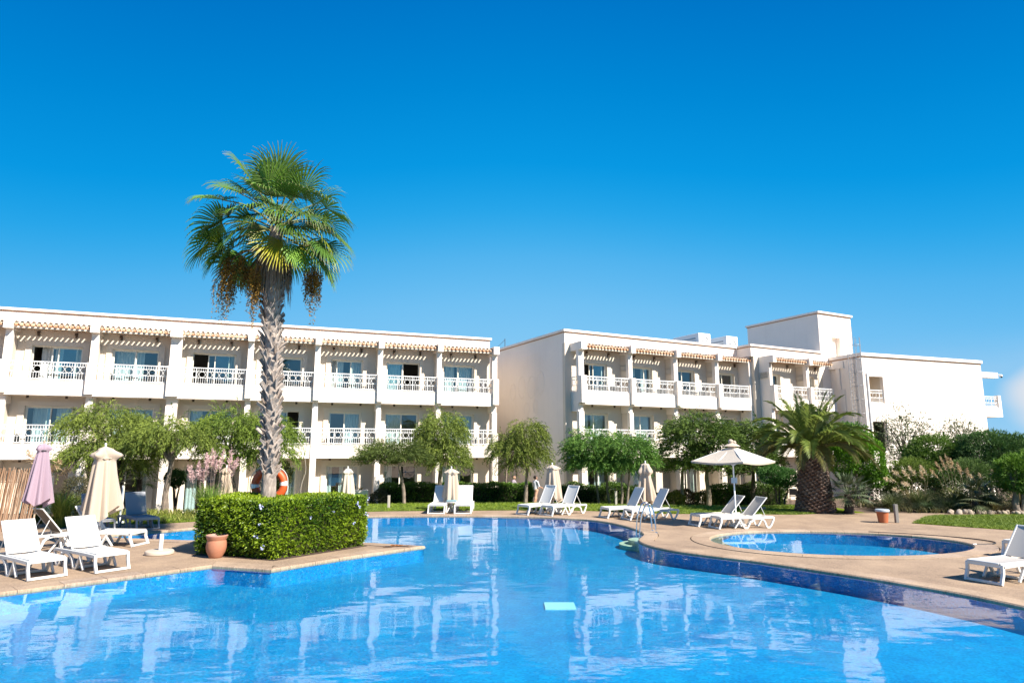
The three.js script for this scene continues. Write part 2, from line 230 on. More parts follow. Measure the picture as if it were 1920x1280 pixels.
// lawns
const lawnN = fbm(512, 8, 6, 501, 0.65);
const lawnMap = dtex(512, (x, y, i, c) => { const v = 0.55 + 0.9 * (lawnN[i] - 0.25), yl = sstep(0.45, 0.75, nC[i]); c[0] = v * lerp(0.9, 1.25, yl); c[1] = v * lerp(0.95, 1.0, yl); c[2] = v; }, true, 0.3);
M.lawn = new THREE.MeshPhysicalMaterial({ color: lin(0.185, 0.255, 0.008), roughness: 1, specularIntensity: 0.2, map: lawnMap, bumpMap: soilTex, bumpScale: 0.03 });
const wallF = X => X < 1.7 ? 38.9 + (X + 1.36) * 0.3806 - 0.4 : 36.6 + (X - 3.02) * 0.528 - 0.3;
const frontLawn = [[13.62, 22.75], [14.4, 21.9], [15.79, 20.55], [18, 19.0], [22, 17.4], [30, 16], [44, 16], [44, 25.9], [30, 25.9], [20, 25.85], [16.5, 25.6], [15.2, 24.6]];
{
  const xs = range(-14, 14, 0.5), ks = range(0, 1, 0.05).map(k => X => lerp(edgeF(X) - 0.02, X < -11 ? 29 : wallF(X) - 0.9, k));
  struct('lawn', sheet(xs, ks, (X, F) => height(X, F) + 0.008), M.lawn);
  struct('front_lawn', flat(frontLawn, 0.012), M.lawn);
  struct('terrace_paving', sheet(range(-26, 13, 0.5), [X => wallF(X) - 2.3, X => wallF(X) + 0.5], (X, F) => height(X, F) + 0.03), M.concrete);
  const blade = () => { const p = [], r = rng(5), N = 6; for (let i = 0; i < N; i++) { const a = r() * 6.28, d = 0.03 * r(), x = Math.cos(a * 2) * d, z = Math.sin(a * 2) * d, l = 0.02 + 0.02 * r(); p.push(x - 0.006, 0, z, x + 0.006, 0, z, x + Math.cos(a) * l, 0.035 + 0.03 * r(), z + Math.sin(a) * l); } const g = new THREE.BufferGeometry(); g.setAttribute('position', new THREE.Float32BufferAttribute(p, 3)); g.computeVertexNormals(); return g; };
  const N = 42000, r = rng(99), im = new THREE.InstancedMesh(blade(), new THREE.MeshPhysicalMaterial({ color: lin(1, 1, 1), roughness: 0.8, transmission: 0.3, thickness: 0, side: THREE.DoubleSide }), N), m = new THREE.Matrix4(), q = new THREE.Quaternion(), c = new THREE.Color();
  let k = 0; const inside = (x, y, o) => { let s = false; for (let i = 0, j = o.length - 1; i < o.length; j = i++) if ((o[i][1] > y) !== (o[j][1] > y) && x < (o[j][0] - o[i][0]) * (y - o[i][1]) / (o[j][1] - o[i][1]) + o[i][0]) s = !s; return s; };
  while (k < N) {
    let X, F, y; if (k < 20000) { X = 13.4 + r() * 9; F = 17 + r() * 8.3; if (!inside(X, F, frontLawn)) continue; y = 0.01; } else { X = -13 + r() * 26.5; F = edgeF(X) + 0.05 + r() * r() * 7; y = height(X, F) + 0.005; }
    const s = 0.7 + 0.9 * r(); m.compose(P(X, F, y), q.setFromAxisAngle(V(0, 1, 0), r() * 6.28), V(s, s, s)); im.setMatrixAt(k, m); const t = r(); c.setRGB(lerp(0.11, 0.24, t), lerp(0.19, 0.31, t), 0.010); im.setColorAt(k, c); k++;
  }
  im.name = 'grass_blades'; tag(im, 'short green grass growing on the lawns around the pool deck', 'grass', null, 'stuff'); im.castShadow = im.receiveShadow = true; scene.add(im);
}

// ---------- the hotel buildings ----------
const LV = [{ f: -0.60, d: 1.66 }, { f: 2.32, d: 4.49 }, { f: 5.22, d: 7.33 }];      // floor and door-top height of the three storeys
const ring = (r, t, x, y, z) => new THREE.TorusGeometry(r, t, 4, 14).translate(x, y, z);
function railingGeo(x0, x1, z, y0, y1) {                             // white steel railing: circles between two rails over plain balusters
  const g = [], h = y1 - y0, ya = y1 - h * 0.21, yb = y1 - h * 0.58, t = 0.011;
  for (const [y, k] of [[y1, 0.02], [ya, t], [yb, t], [y0 + 0.05, 0.014]]) g.push(bx(x0, x1, y - k, y + k, z - k, z + k));
  const n = Math.max(2, Math.round((x1 - x0) / 0.105)); for (let i = 0; i <= n; i++) { const x = lerp(x0, x1, i / n); if (i % 8 === 0 || i === n) g.push(bx(x - 0.015, x + 0.015, y0, y1, z - 0.015, z + 0.015)); else { g.push(bx(x - 0.007, x + 0.007, y0 + 0.05, yb, z - 0.007, z + 0.007)); g.push(bx(x - 0.007, x + 0.007, ya, y1, z - 0.007, z + 0.007)); } }
  const d = ya - yb, m = Math.round((x1 - x0) / (d * 1.02)); for (let i = 0; i < m; i++) g.push(ring(d * 0.46, 0.010, lerp(x0, x1, (i + 0.5) / m), (ya + yb) / 2, z));
  return merge(g);
}
function sideRailGeo(z0, z1, x, y0, y1) { const g = railingGeo(0, z1 - z0, 0, y0, y1); return g.rotateY(-Math.PI / 2).translate(x, 0, z0); }
function curtainGeo(x0, x1, y0, y1, z) { const n = Math.max(6, Math.round((x1 - x0) / 0.035)), g = new THREE.PlaneGeometry(x1 - x0, y1 - y0, n, 1).translate((x0 + x1) / 2, (y0 + y1) / 2, z), p = g.attributes.position; for (let i = 0; i < p.count; i++) p.setZ(i, z + 0.035 * Math.sin(p.getX(i) * 42) + 0.012 * Math.sin(p.getX(i) * 97)); g.computeVertexNormals(); return g; }
function slidingDoor(root, x0, x1, y0, y1, z, v) {                   // v: open part, curtains
  const f = [], k = 0.045, mid = lerp(x0, x1, v.mid || 0.5);
  f.push(bx(x0, x1, y1 - k, y1, z - 0.1, z), bx(x0, x1, y0, y0 + k, z - 0.1, z), bx(x0, x0 + k, y0 + k, y1 - k, z - 0.1, z), bx(x1 - k, x1, y0 + k, y1 - k, z - 0.1, z));
  const panes = [];
  const panel = (a, b, dz) => { f.push(bx(a, a + k, y0 + k, y1 - k, z - 0.045 - dz, z - 0.008 - dz), bx(b - k, b, y0 + k, y1 - k, z - 0.045 - dz, z - 0.008 - dz), bx(a + k, b - k, y1 - 2 * k, y1 - k - 0.001, z - 0.045 - dz, z - 0.008 - dz)); panes.push([a + k, b - k, z - 0.026 - dz]); };
  const w = (x1 - x0) / 2;
  if (v.open === 'L') { const a = lerp(x0, mid, v.by || 0.8); panel(a, Math.min(x1 - k, a + w), 0.045); panel(mid, x1 - k, 0); }
  else if (v.open === 'R') { panel(x0 + k, mid, 0); const b = lerp(x1, mid, v.by || 0.9); panel(Math.max(x0 + k, b - w), b, 0.045); }
  else { panel(x0 + k, mid, 0); panel(mid - 0.02, x1 - k, 0.045); }
  const d = mesh('sliding_door', f, M.alu, root);
  for (const [a, b, zz] of panes) mesh('pane', new THREE.PlaneGeometry(b - a, y1 - y0 - 2 * k).translate((a + b) / 2, (y0 + y1) / 2, zz), M.glass, d);
  for (const [a, b] of v.c || []) mesh('curtain', curtainGeo(lerp(x0, x1, a), lerp(x0, x1, b), y0 + 0.02, y1 + 0.05, z - 0.38), M.curtain, d);
}
const lampGeo = merge([rbx(-0.055, 0.055, -0.11, 0.09, 0, 0.10, 0.008), rbx(-0.065, 0.065, 0.09, 0.115, 0, 0.115, 0.005)]);
const spotGeo = cyl(0.055, 0.06, -0.12, 0, 0, 0, 10);
const rafterGeo = rbx(-0.05, 0.05, -0.055, 0.055, -0.48, 0.50, 0.008);
const tileGeo = (() => { const g = [], s = new THREE.Shape(); s.absarc(0, 0, 0.072, 0, Math.PI, false); s.absarc(0, 0, 0.060, Math.PI, 0, true); g.push(new THREE.ExtrudeGeometry(s, { depth: 0.2, bevelEnabled: false, curveSegments: 7 })); return metreUV(merge(g)); })();
const RV = rng(2024);
const variants = [{ open: 'L', by: 0.75, c: [[0.14, 0.36], [0.40, 0.56], [0.82, 0.99]] }, { mid: 0.5, c: [[0.02, 0.66]] }, { open: 'L', by: 0.7, c: [[0.86, 0.99]] }, { c: [[0.05, 0.3]] }, { mid: 0.62, open: 'L', by: 0.3, c: [[0.05, 0.42], [0.62, 0.98]] }, { open: 'R', by: 0.95, c: [[0.02, 0.46]] }, { c: [[0.12, 0.42], [0.5, 0.97]] }];
const WALLZ = 0.6;                                                    // the door wall stands this far in front of the reference plane
function hotelBay(root, a, b, zb, d, lvls, o = {}) {                 // one bay between pillar centres a and b; zb: reference plane
  const x0 = a + d[0], x1 = a + d[1], zf = zb + WALLZ, mid = [a + 0.9 * (b - a) / 3.38, a + 2.42 * (b - a) / 3.38], r = RV;
  for (const l of lvls) {
    const L = LV[l], v = (o.v && o.v[l]) || variants[Math.floor(r() * variants.length)];
    slidingDoor(root, x0, x1, L.f + 0.02, L.d, zf - 0.1, v);
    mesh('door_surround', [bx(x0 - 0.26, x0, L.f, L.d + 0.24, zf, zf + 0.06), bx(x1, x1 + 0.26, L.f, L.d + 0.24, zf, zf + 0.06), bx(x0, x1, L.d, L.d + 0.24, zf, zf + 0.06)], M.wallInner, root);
    if (l > 0) {
      const y = L.f - 0.28;
      const bal = mesh('balcony', [bx(a, b, y, L.f, zf + 0.002, zb + 1.38), bx(a, b, y, L.f + 0.40, zb + 1.38, zb + 1.52), bx(a, b, L.f + 0.40, L.f + 0.43, zb + 1.36, zb + 1.54)], M.wall, root);
      mesh('railing', railingGeo(a + 0.16, b - 0.16, zb + 1.44, L.f + 0.43, L.f + 1.26), M.rail, bal);
      for (const x of mid) mesh('ceiling_lamp', spotGeo.clone().translate(x, y - 0.001, zb + 1.1), M.lampDark, root);
    }
    if (l === 2) for (const x of mid) mesh('wall_lamp', lampGeo.clone().translate(x, 7.89, zf + 0.001), M.lampDark, root);
  }
  // tiled roof over the top balcony, open in a narrow slot behind the tiles
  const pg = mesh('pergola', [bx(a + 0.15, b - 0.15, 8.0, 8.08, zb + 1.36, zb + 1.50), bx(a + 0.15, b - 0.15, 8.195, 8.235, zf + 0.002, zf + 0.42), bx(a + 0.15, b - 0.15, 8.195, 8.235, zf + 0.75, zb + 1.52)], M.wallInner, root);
  const hol = [], n = Math.round((b - a - 0.4) / 0.222), wood = [M.tile, M.tile2, M.tile3];
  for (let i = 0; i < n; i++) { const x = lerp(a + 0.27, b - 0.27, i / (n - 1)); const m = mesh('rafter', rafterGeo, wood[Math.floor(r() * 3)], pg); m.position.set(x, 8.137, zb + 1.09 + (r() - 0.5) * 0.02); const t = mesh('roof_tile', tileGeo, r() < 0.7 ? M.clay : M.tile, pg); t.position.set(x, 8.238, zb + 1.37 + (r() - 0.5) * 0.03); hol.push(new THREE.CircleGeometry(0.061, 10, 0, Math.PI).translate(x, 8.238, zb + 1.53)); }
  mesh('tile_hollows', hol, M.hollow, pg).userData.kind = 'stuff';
}
function hotelPillar(root, x, w, zb, part = true, o = {}) {
  const h = w / 2, zf = zb + WALLZ;
  mesh('roof_beam', [bx(x - h - 0.02, x + h + 0.02, 7.93, 8.38, zf, zb + 1.76)], M.wall, root);
  const p = [bx(x - h, x + h, 6.50, 7.93, zb + 1.16, zb + 1.42), bx(x - h - 0.015, x + h + 0.015, 5.02, 6.50, zb + 1.30, zb + 1.70)];
  if (!o.topOnly) p.push(bx(x - h, x + h, 3.40, 4.56, zb + 1.16, zb + 1.40), bx(x - h - 0.01, x + h + 0.01, -0.75, 3.40, zb + 1.24, zb + 1.58), bx(x - h, x + h, 4.56, 4.938, zf, zb + 1.30), bx(x - h, x + h, 1.66, 2.038, zf, zb + 1.22));
  mesh('pillar', p, M.wall, root);
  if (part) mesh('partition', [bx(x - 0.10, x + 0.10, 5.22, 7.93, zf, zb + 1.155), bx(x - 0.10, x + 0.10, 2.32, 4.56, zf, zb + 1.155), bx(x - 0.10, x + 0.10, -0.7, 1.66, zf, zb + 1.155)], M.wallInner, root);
}
function frontWall(root, t0, t1, z, top, doors, bottom = -0.9) {
  const s = new THREE.Shape([[t0, bottom], [t1, bottom], [t1, top], [t0, top]].map(p => new THREE.Vector2(...p)));
  for (const [a, b, c, d] of doors) s.holes.push(new THREE.Path([[a, c], [a, d], [b, d], [b, c]].map(p => new THREE.Vector2(...p))));
  return metreUV(new THREE.ExtrudeGeometry(s, { depth: 0.25, bevelEnabled: false }).translate(0, 0, z - 0.25));
}
const doorHoles = (bays) => bays.flatMap(([a, b, d]) => LV.map(L => [a + d[0], a + d[1], L.f + 0.02, L.d]));
function interior(root, t0, t1, z, depth, parts) {                   // dim rooms behind the doors
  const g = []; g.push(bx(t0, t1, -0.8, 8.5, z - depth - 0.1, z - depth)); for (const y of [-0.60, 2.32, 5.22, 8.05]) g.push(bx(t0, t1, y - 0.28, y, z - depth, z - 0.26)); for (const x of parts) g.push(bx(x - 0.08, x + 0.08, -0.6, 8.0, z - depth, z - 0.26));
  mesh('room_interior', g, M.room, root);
}
// left building, seven and a half bays in view
const thetaL = Math.atan2(0.3557, 0.9346);
const left = thing('hotel_building', 'long white three-storey hotel building behind the tall fan palm', 'building', P(-1.36, 38.9), thetaL);
const pillL = [[-27.1, 0.28], [-23.7, 0.28], [-20.3, 0.3], [-16.83, 0.5], [-13.4, 0.27], [-10.1, 0.28], [-6.8, 0.27], [-3.48, 0.27], [-0.16, 0.3]];
const baysL = [[-27.1, -23.7, [0.75, 2.8]], [-23.7, -20.3, [0.72, 2.78]], [-20.3, -16.83, [0.61, 2.64]], [-16.83, -13.4, [0.69, 2.72]], [-13.4, -10.1, [0.55, 2.58]], [-10.1, -6.8, [0.76, 2.48]], [-6.8, -3.48, [0.48, 2.37]], [-3.48, -0.16, [0.44, 2.32]]];
{
  const E = -0.2, Z = WALLZ;
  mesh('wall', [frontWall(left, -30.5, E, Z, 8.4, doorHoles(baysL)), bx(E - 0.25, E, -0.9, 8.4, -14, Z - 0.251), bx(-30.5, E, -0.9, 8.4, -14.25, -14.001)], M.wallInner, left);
  mesh('parapet', [bx(-30.5, E, 8.401, 8.89, Z - 0.25, Z + 0.004), bx(E - 0.25, E + 0.004, 8.401, 8.89, -14, Z - 0.251)], M.wall, left);
  mesh('cornice_band', [bx(-30.5, E + 0.03, 8.89, 8.95, Z - 0.26, Z + 0.03), bx(E - 0.26, E + 0.03, 8.89, 8.95, -14, Z - 0.26)], M.trim, left);
  mesh('cornice', [bx(-30.5, E + 0.1, 8.95, 9.07, Z - 0.3, Z + 0.10), bx(E - 0.3, E + 0.1, 8.95, 9.07, -14, Z - 0.3)], M.wall, left);
  mesh('roof', bx(-30.5, E - 0.26, 8.2, 8.4, -14, Z - 0.26), M.roof, left);
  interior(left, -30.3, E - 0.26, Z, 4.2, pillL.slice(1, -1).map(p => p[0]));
  const V2 = [3, 0, 1, 2, 3, 4, 5, 6], V1 = [{ c: [[0, 0.98]] }, { open: 'R', by: 0.2, c: [[0.1, 0.45], [0.56, 0.98]] }, variants[6], variants[3], { open: 'R', by: 0.6, c: [[0.05, 0.3], [0.5, 0.64]] }, { c: [[0.02, 0.1], [0.5, 0.97]] }, { c: [[0.05, 0.5]] }, { c: [[0.3, 0.98]] }], V0 = [0, 1, 2, 3, 4, 0, 3, 1];
  baysL.forEach(([a, b, d], i) => hotelBay(left, a, b, 0, d, [0, 1, 2], { v: { 2: variants[V2[i]], 1: V1[i], 0: i === 5 ? { open: 'L', by: 0.05, c: [[0.03, 0.2], [0.42, 0.52], [0.6, 0.98]] } : variants[V0[i]] } }));
  pillL.forEach(([x, w], i) => hotelPillar(left, x, w, 0, i < 8));
  mesh('side_railing', [sideRailGeo(0.65, 1.3, -0.05, 5.65, 6.48), sideRailGeo(0.65, 1.3, -0.05, 2.75, 3.58)], M.rail, left);
  mesh('cable', tube([V(-10.35, 3.0, 1.62), V(-10.5, 2.2, 1.6), V(-10.42, 1.4, 1.5), V(-10.6, 0.6, 1.45), V(-10.55, -0.6, 1.4)], [0.012, 0.012], 5), M.concrete, left);
}
// right building: two stepped fronts, a stair tower, a blank gable towards the viewer
const thetaR = Math.atan2(0.467, 0.884);
const right = thing('hotel_building', 'white hotel building with a stair tower and a shaded blank gable, right of the gap', 'building', P(3.02, 36.6), thetaR);
const Z2 = 1.16, baysR = [[0.15, 3.55, [0.50, 2.31]], [3.55, 6.95, [0.45, 2.23]], [6.95, 10.3, [0.40, 2.22]], [10.3, 13.62, [0.42, 2.28]]], baysR2 = [[13.9, 17.22, [0.4, 1.6]], [17.22, 19.78, [0.4, 1.6]]];
{
  const A = -0.39, Z = WALLZ, Y = Z2 + WALLZ;
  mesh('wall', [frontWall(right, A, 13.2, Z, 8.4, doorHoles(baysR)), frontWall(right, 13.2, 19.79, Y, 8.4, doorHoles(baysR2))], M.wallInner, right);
  mesh('gable_wall', [bx(A, A + 0.25, -0.9, 8.5, -14, Z - 0.251), bx(A + 0.25, 23, -0.9, 8.5, -14.3, -14)], M.wall, right);
  mesh('parapet', [bx(A - 0.004, 13.3, 8.401, 8.99, Z - 0.25, Z + 0.004), bx(13.0, 19.79, 8.401, 8.99, Y - 0.25, Y + 0.004), bx(13.0, 13.25, 8.401, 8.99, Z + 0.005, Y - 0.251), bx(A - 0.004, A + 0.25, 8.501, 8.99, -14, Z - 0.251)], M.wall, right);
  mesh('cornice_band', [bx(A - 0.03, 12.96, 8.99, 9.05, Z - 0.26, Z + 0.03), bx(12.97, 19.79, 8.99, 9.05, Y - 0.26, Y + 0.03), bx(12.97, 13.26, 8.99, 9.05, Z + 0.031, Y - 0.26), bx(A - 0.03, A + 0.26, 8.99, 9.05, -14, Z - 0.26)], M.trim, right);
  mesh('cornice', [bx(A - 0.1, 12.88, 9.05, 9.18, Z - 0.3, Z + 0.10), bx(12.9, 19.79, 9.05, 9.18, Y - 0.3, Y + 0.1), bx(12.9, 13.28, 9.05, 9.18, Z + 0.101, Y - 0.3), bx(A - 0.1, A + 0.3, 9.05, 9.18, -14, Z - 0.3)], M.wall, right);
  mesh('roof', [bx(A + 0.26, 12.98, 8.2, 8.4, -14, Z - 0.26), bx(12.98, 19.75, 8.21, 8.41, -14, Y - 0.26)], M.roof, right);
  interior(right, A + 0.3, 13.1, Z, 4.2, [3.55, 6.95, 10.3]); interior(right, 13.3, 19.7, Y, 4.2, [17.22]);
  const V2 = [{ open: 'L', by: 0.75, c: [[0.0, 0.34]] }, { mid: 0.72, c: [[0.05, 0.5], [0.72, 0.98]] }, { c: [[0.1, 0.4]] }, variants[3]], V1 = [{ c: [[0.02, 0.42], [0.5, 0.97]] }, { c: [[0.3, 0.98]] }, variants[6], variants[1]];
  baysR.forEach(([a, b, d], i) => hotelBay(right, a, b, 0, d, [0, 1, 2], { v: { 2: V2[i], 1: V1[i] } }));
  baysR2.forEach(([a, b, d]) => hotelBay(right, a, b, Z2, d, [0, 1, 2], { v: { 2: variants[1], 1: variants[1] } }));
  [[0.15, 0.33], [3.55, 0.27], [6.95, 0.3], [10.3, 0.3]].forEach(([x, w], i) => hotelPillar(right, x, w, 0, i > 0));
  mesh('partition', [bx(13.63, 13.9, -0.8, 7.93, Y + 0.003, Z2 + 1.42), bx(13.0, 13.2, -0.8, 8.4, Z + 0.003, Y - 0.252)], M.wall, right);
  [[13.78, 0.24], [17.22, 0.26], [20.6, 0.26]].forEach(([x, w], i) => hotelPillar(right, x, w, Z2, i === 1));
  mesh('side_railing', [sideRailGeo(0.65, 1.28, 0.05, 5.65, 6.48), sideRailGeo(0.65, 1.28, 0.05, 2.75, 3.58), sideRailGeo(Y + 0.05, Z2 + 1.28, 20.68, 5.65, 6.48)], M.rail, right);
  mesh('balcony_end', [bx(-0.02, 0.12, 4.94, 5.65, 0.602, 1.38), bx(-0.02, 0.12, 2.04, 2.75, 0.602, 1.38)], M.wall, right);
  // pierced screens in the side walls between balconies
  const lattice = (x, z0, z1, y0, y1) => { const g = [bx(x - 0.03, x + 0.03, y0, y0 + 0.03, z0, z1), bx(x - 0.03, x + 0.03, y1 - 0.03, y1, z0, z1)], n = 4, w = (z1 - z0) / n; for (let i = 0; i < n; i++) { const a = z0 + i * w, m = (y0 + y1) / 2; g.push(bar(V(x, y0 + 0.03, a), V(x, y1 - 0.03, a + w), 0.022, 4), bar(V(x, y1 - 0.03, a), V(x, y0 + 0.03, a + w), 0.022, 4), ring(0.07, 0.018, 0, 0, 0).rotateY(Math.PI / 2).translate(x, m, a + w / 2)); } return merge(g); };
  for (const x of [3.55, 6.95, 10.3]) mesh('lattice_screen', lattice(x - 0.135, 0.7, 1.12, 6.95, 7.35), M.wallInner, right);
  mesh('lattice_screen', lattice(13.59, Y + 0.08, Z2 + 1.35, 6.95, 7.35), M.wallInner, right); mesh('lattice_screen', lattice(17.08, Y + 0.08, Z2 + 1.12, 6.95, 7.35), M.wallInner, right);
  // faint relief drawn in the gable plaster
  const rel = (r, y, z) => ring(r, 0.012, 0, 0, 0).rotateY(Math.PI / 2).scale(1, 1.5, 1).translate(-0.39, y, z); const rg = [];
  for (const [r, y, z] of [[0.45, 6.2, -3.2], [0.45, 6.3, -4.4], [0.45, 6.4, -2.1], [0.3, 4.9, -3.8], [0.3, 5.0, -2.7], [0.35, 6.1, -5.6], [0.3, 4.8, -5.0]]) rg.push(rel(r, y, z)); for (const [z0, z1, y] of [[-4.6, -1.6, 7.6], [-4.9, -1.9, 7.9], [-4.3, -2.2, 8.15]]) rg.push(bx(-0.40, -0.388, y, y + 0.03, z0, z1));
  mesh('wall_relief', rg, M.wall, right);
  // stair tower
  mesh('tower', [metreUV((() => { const s = new THREE.Shape([[19.8, -0.9], [23.34, -0.9], [23.34, 11.84], [19.8, 11.84]].map(p => new THREE.Vector2(...p))); s.holes.push(new THREE.Path([[21.12, -0.5], [21.12, 10.3], [21.99, 10.3], [21.99, -0.5]].map(p => new THREE.Vector2(...p)))); return new THREE.ExtrudeGeometry(s, { depth: 0.3, bevelEnabled: false }).translate(0, 0, Y - 0.3); })()), bx(19.8, 20.1, -0.9, 11.84, -4.5, Y - 0.301), bx(23.04, 23.34, -0.9, 11.84, -4.5, Y - 0.301), bx(20.1, 23.04, -0.9, 11.84, -4.5, -4.2), bx(20.9, 22.2, -0.9, 10.6, Y - 0.45, Y - 0.302)], M.wall, right);
  mesh('tower_cornice', [bx(19.7, 23.44, 11.91, 12.04, -4.6, Y + 0.12)], M.wall, right);
  mesh('tower_band', bx(19.77, 23.37, 11.841, 11.909, -4.53, Y + 0.04), M.trim, right);
}
// wing further right with its own direction
const wing = thing('hotel_wing', 'plain white hotel wing with a deep window and a balcony at its far end', 'building', P(27.8, 44), Math.atan2(0.345, 0.938));
{
  mesh('wall', [frontWall(wing, -5.1, 6.24, 0, 8.5, [[-4.6, -3.36, 5.5, 7.26], [-4.6, -3.36, 2.4, 4.3]], -1), bx(-5.1, -4.85, -1, 8.5, -9, -0.251), bx(5.99, 6.24, -1, 8.5, -9, -0.251), bx(-5.1, 6.24, -1, 8.5, -9.3, -9)], M.wall, wing);
  mesh('recess', [bx(-4.7, -3.2, 5.3, 7.5, -1.5, -1.4), bx(-4.8, -4.62, 5.3, 7.5, -1.4, -0.26), bx(-3.34, -3.1, 5.3, 7.5, -1.4, -0.26), bx(-4.6, -3.36, 7.28, 7.5, -1.4, -0.26), bx(-4.6, -3.36, 5.2, 5.48, -1.4, -0.26), bx(-4.7, -3.2, 2.2, 4.5, -1.5, -1.4)], M.wallInner, wing);
  mesh('railing', railingGeo(-4.58, -3.38, -0.1, 5.5, 6.36), M.rail, wing);
  mesh('cornice_band', [bx(-5.12, 6.27, 8.5, 8.58, -9.3, 0.03)], M.trim, wing);
  mesh('cornice', [bx(-5.18, 6.34, 8.581, 8.8, -9.3, 0.1)], M.wall, wing);
  mesh('drain_pipe', [cyl(0.045, 0.045, 1, 7.45, -4.8, 0.06, 8)], M.white, wing);
  mesh('roof_beam', bx(6.242, 8.0, 7.6, 8.0, -0.35, -0.02), M.wall, wing);
  const b = mesh('balcony', [bx(6.242, 7.98, 4.79, 5.1, -4, -0.02), bx(6.242, 7.98, 5.1, 5.48, -0.16, -0.02), bx(7.84, 7.98, 5.1, 5.48, -4, -0.17), bx(7.7, 7.99, 4.8, 6.34, -0.3, -0.01)], M.wall, wing);
  mesh('railing', railingGeo(6.26, 7.68, -0.1, 5.48, 6.25), M.rail, b);
  const rf = mesh('roof_hatch', [bx(-2.4, -1.0, 8.801, 9.0, -3.2, -1.8)], M.wall, wing); mesh('hatch_lid', (() => { const g = new THREE.ConeGeometry(1.25, 0.22, 4).rotateY(Math.PI / 4).translate(-1.7, 9.11, -2.5); return g; })(), M.trim, rf);
}
scene.updateMatrixWorld(true);
const loc = (root, x, y, z) => root.localToWorld(V(x, y, z));
{ // roof ladder with safety cage, air-conditioning units, aerial, camera
  const lad = thing('roof_ladder', 'steel roof ladder with a round safety cage beside the stair tower', 'ladder', loc(wing, -5.42, 0, -0.55), thetaR);
  mesh('rail', [bx(-0.28, -0.25, 1.0, 9.0, -0.015, 0.015), bar(V(-0.265, 9, 0), V(-0.35, 9.75, 0), 0.018), bar(V(-0.35, 9.75, 0), V(-0.35, 10.6, 0), 0.018)], M.galv, lad); mesh('rail', [bx(0.25, 0.28, 1.0, 9.0, -0.015, 0.015), bar(V(0.265, 9, 0), V(0.35, 9.75, 0), 0.018), bar(V(0.35, 9.75, 0), V(0.35, 10.6, 0), 0.018), bar(V(-0.35, 10.6, 0), V(0.35, 10.6, 0), 0.016)], M.galv, lad);
  const rg = []; for (let y = 1.2; y < 9; y += 0.3) rg.push(bar(V(-0.25, y, 0), V(0.25, y, 0), 0.012, 5)); mesh('rungs', rg, M.galv, lad);
  const cg = []; for (let y = 3; y < 9.9; y += 0.9) cg.push(new THREE.TorusGeometry(0.36, 0.014, 4, 16).rotateX(Math.PI / 2).translate(-0.02, y, 0.36)); for (let i = 0; i < 5; i++) { const a = -0.3 + i * 0.93; cg.push(bx(-0.01, 0.01, 3, 9.8, -0.01, 0.01).translate(-0.02 + 0.36 * Math.cos(a), 0, 0.36 + 0.36 * Math.sin(a))); } mesh('safety_cage', cg, M.galv, lad);
  const ac = thing('air_conditioner', 'white rooftop air-conditioning unit nearer the gable, left one of two', 'air conditioner', loc(right, 12.5, 8.4, -1.7), thetaR);
  mesh('housing', rbx(-0.55, 0.55, 0.1, 2.0, -2.6, 0, 0.04), M.white, ac); mesh('foot', bx(-0.5, 0.5, 0, 0.1, -2.4, -0.1), M.galv, ac); mesh('fan_guard', [new THREE.TorusGeometry(0.3, 0.03, 6, 20).translate(0, 1.45, 0.01), new THREE.TorusGeometry(0.17, 0.02, 6, 16).translate(0, 1.45, 0.01), bx(-0.3, 0.3, 1.435, 1.465, 0.001, 0.02)], M.galv, ac);
  mesh('vent_slats', [0, 1, 2, 3, 4, 5].map(i => bx(-0.565, -0.551, 0.5 + i * 0.22, 0.6 + i * 0.22, -2.3, -0.3)), M.galv, ac); mesh('warning_label', bx(-0.06, 0.06, 0.8, 1.0, 0.001, 0.008), M.lampDark, ac);
  copy(ac, loc(right, 15.1, 8.4, -1.7), thetaR, 'white rooftop air-conditioning unit beside the stair tower, right one of two');
  const ae = thing('roof_aerial', 'thin dark aerial mast with guy wire on the shaded gable edge', 'aerial', loc(right, -0.25, 9.18, -7.0)); mesh('mast', bar(V(0, 0, 0), V(0, 0.62, 0), 0.025), M.iron, ae); mesh('wire', bar(V(0, 0.55, 0), V(-1.6, -0.5, -3), 0.012, 4), M.iron, ae);
  const cam = thing('security_camera', 'small white dome security camera at the tip of the roof beam', 'camera', loc(wing, 8.0, 7.78, -0.1)); mesh('bracket', bar(V(0, 0.1, 0), V(0.22, 0.08, 0.02), 0.03), M.white, cam); mesh('dome', [new THREE.SphereGeometry(0.11, 12, 8).translate(0.28, 0.0, 0.02)], M.white, cam); mesh('lens', new THREE.SphereGeometry(0.075, 12, 8).translate(0.28, -0.075, 0.05), M.black, cam);
}
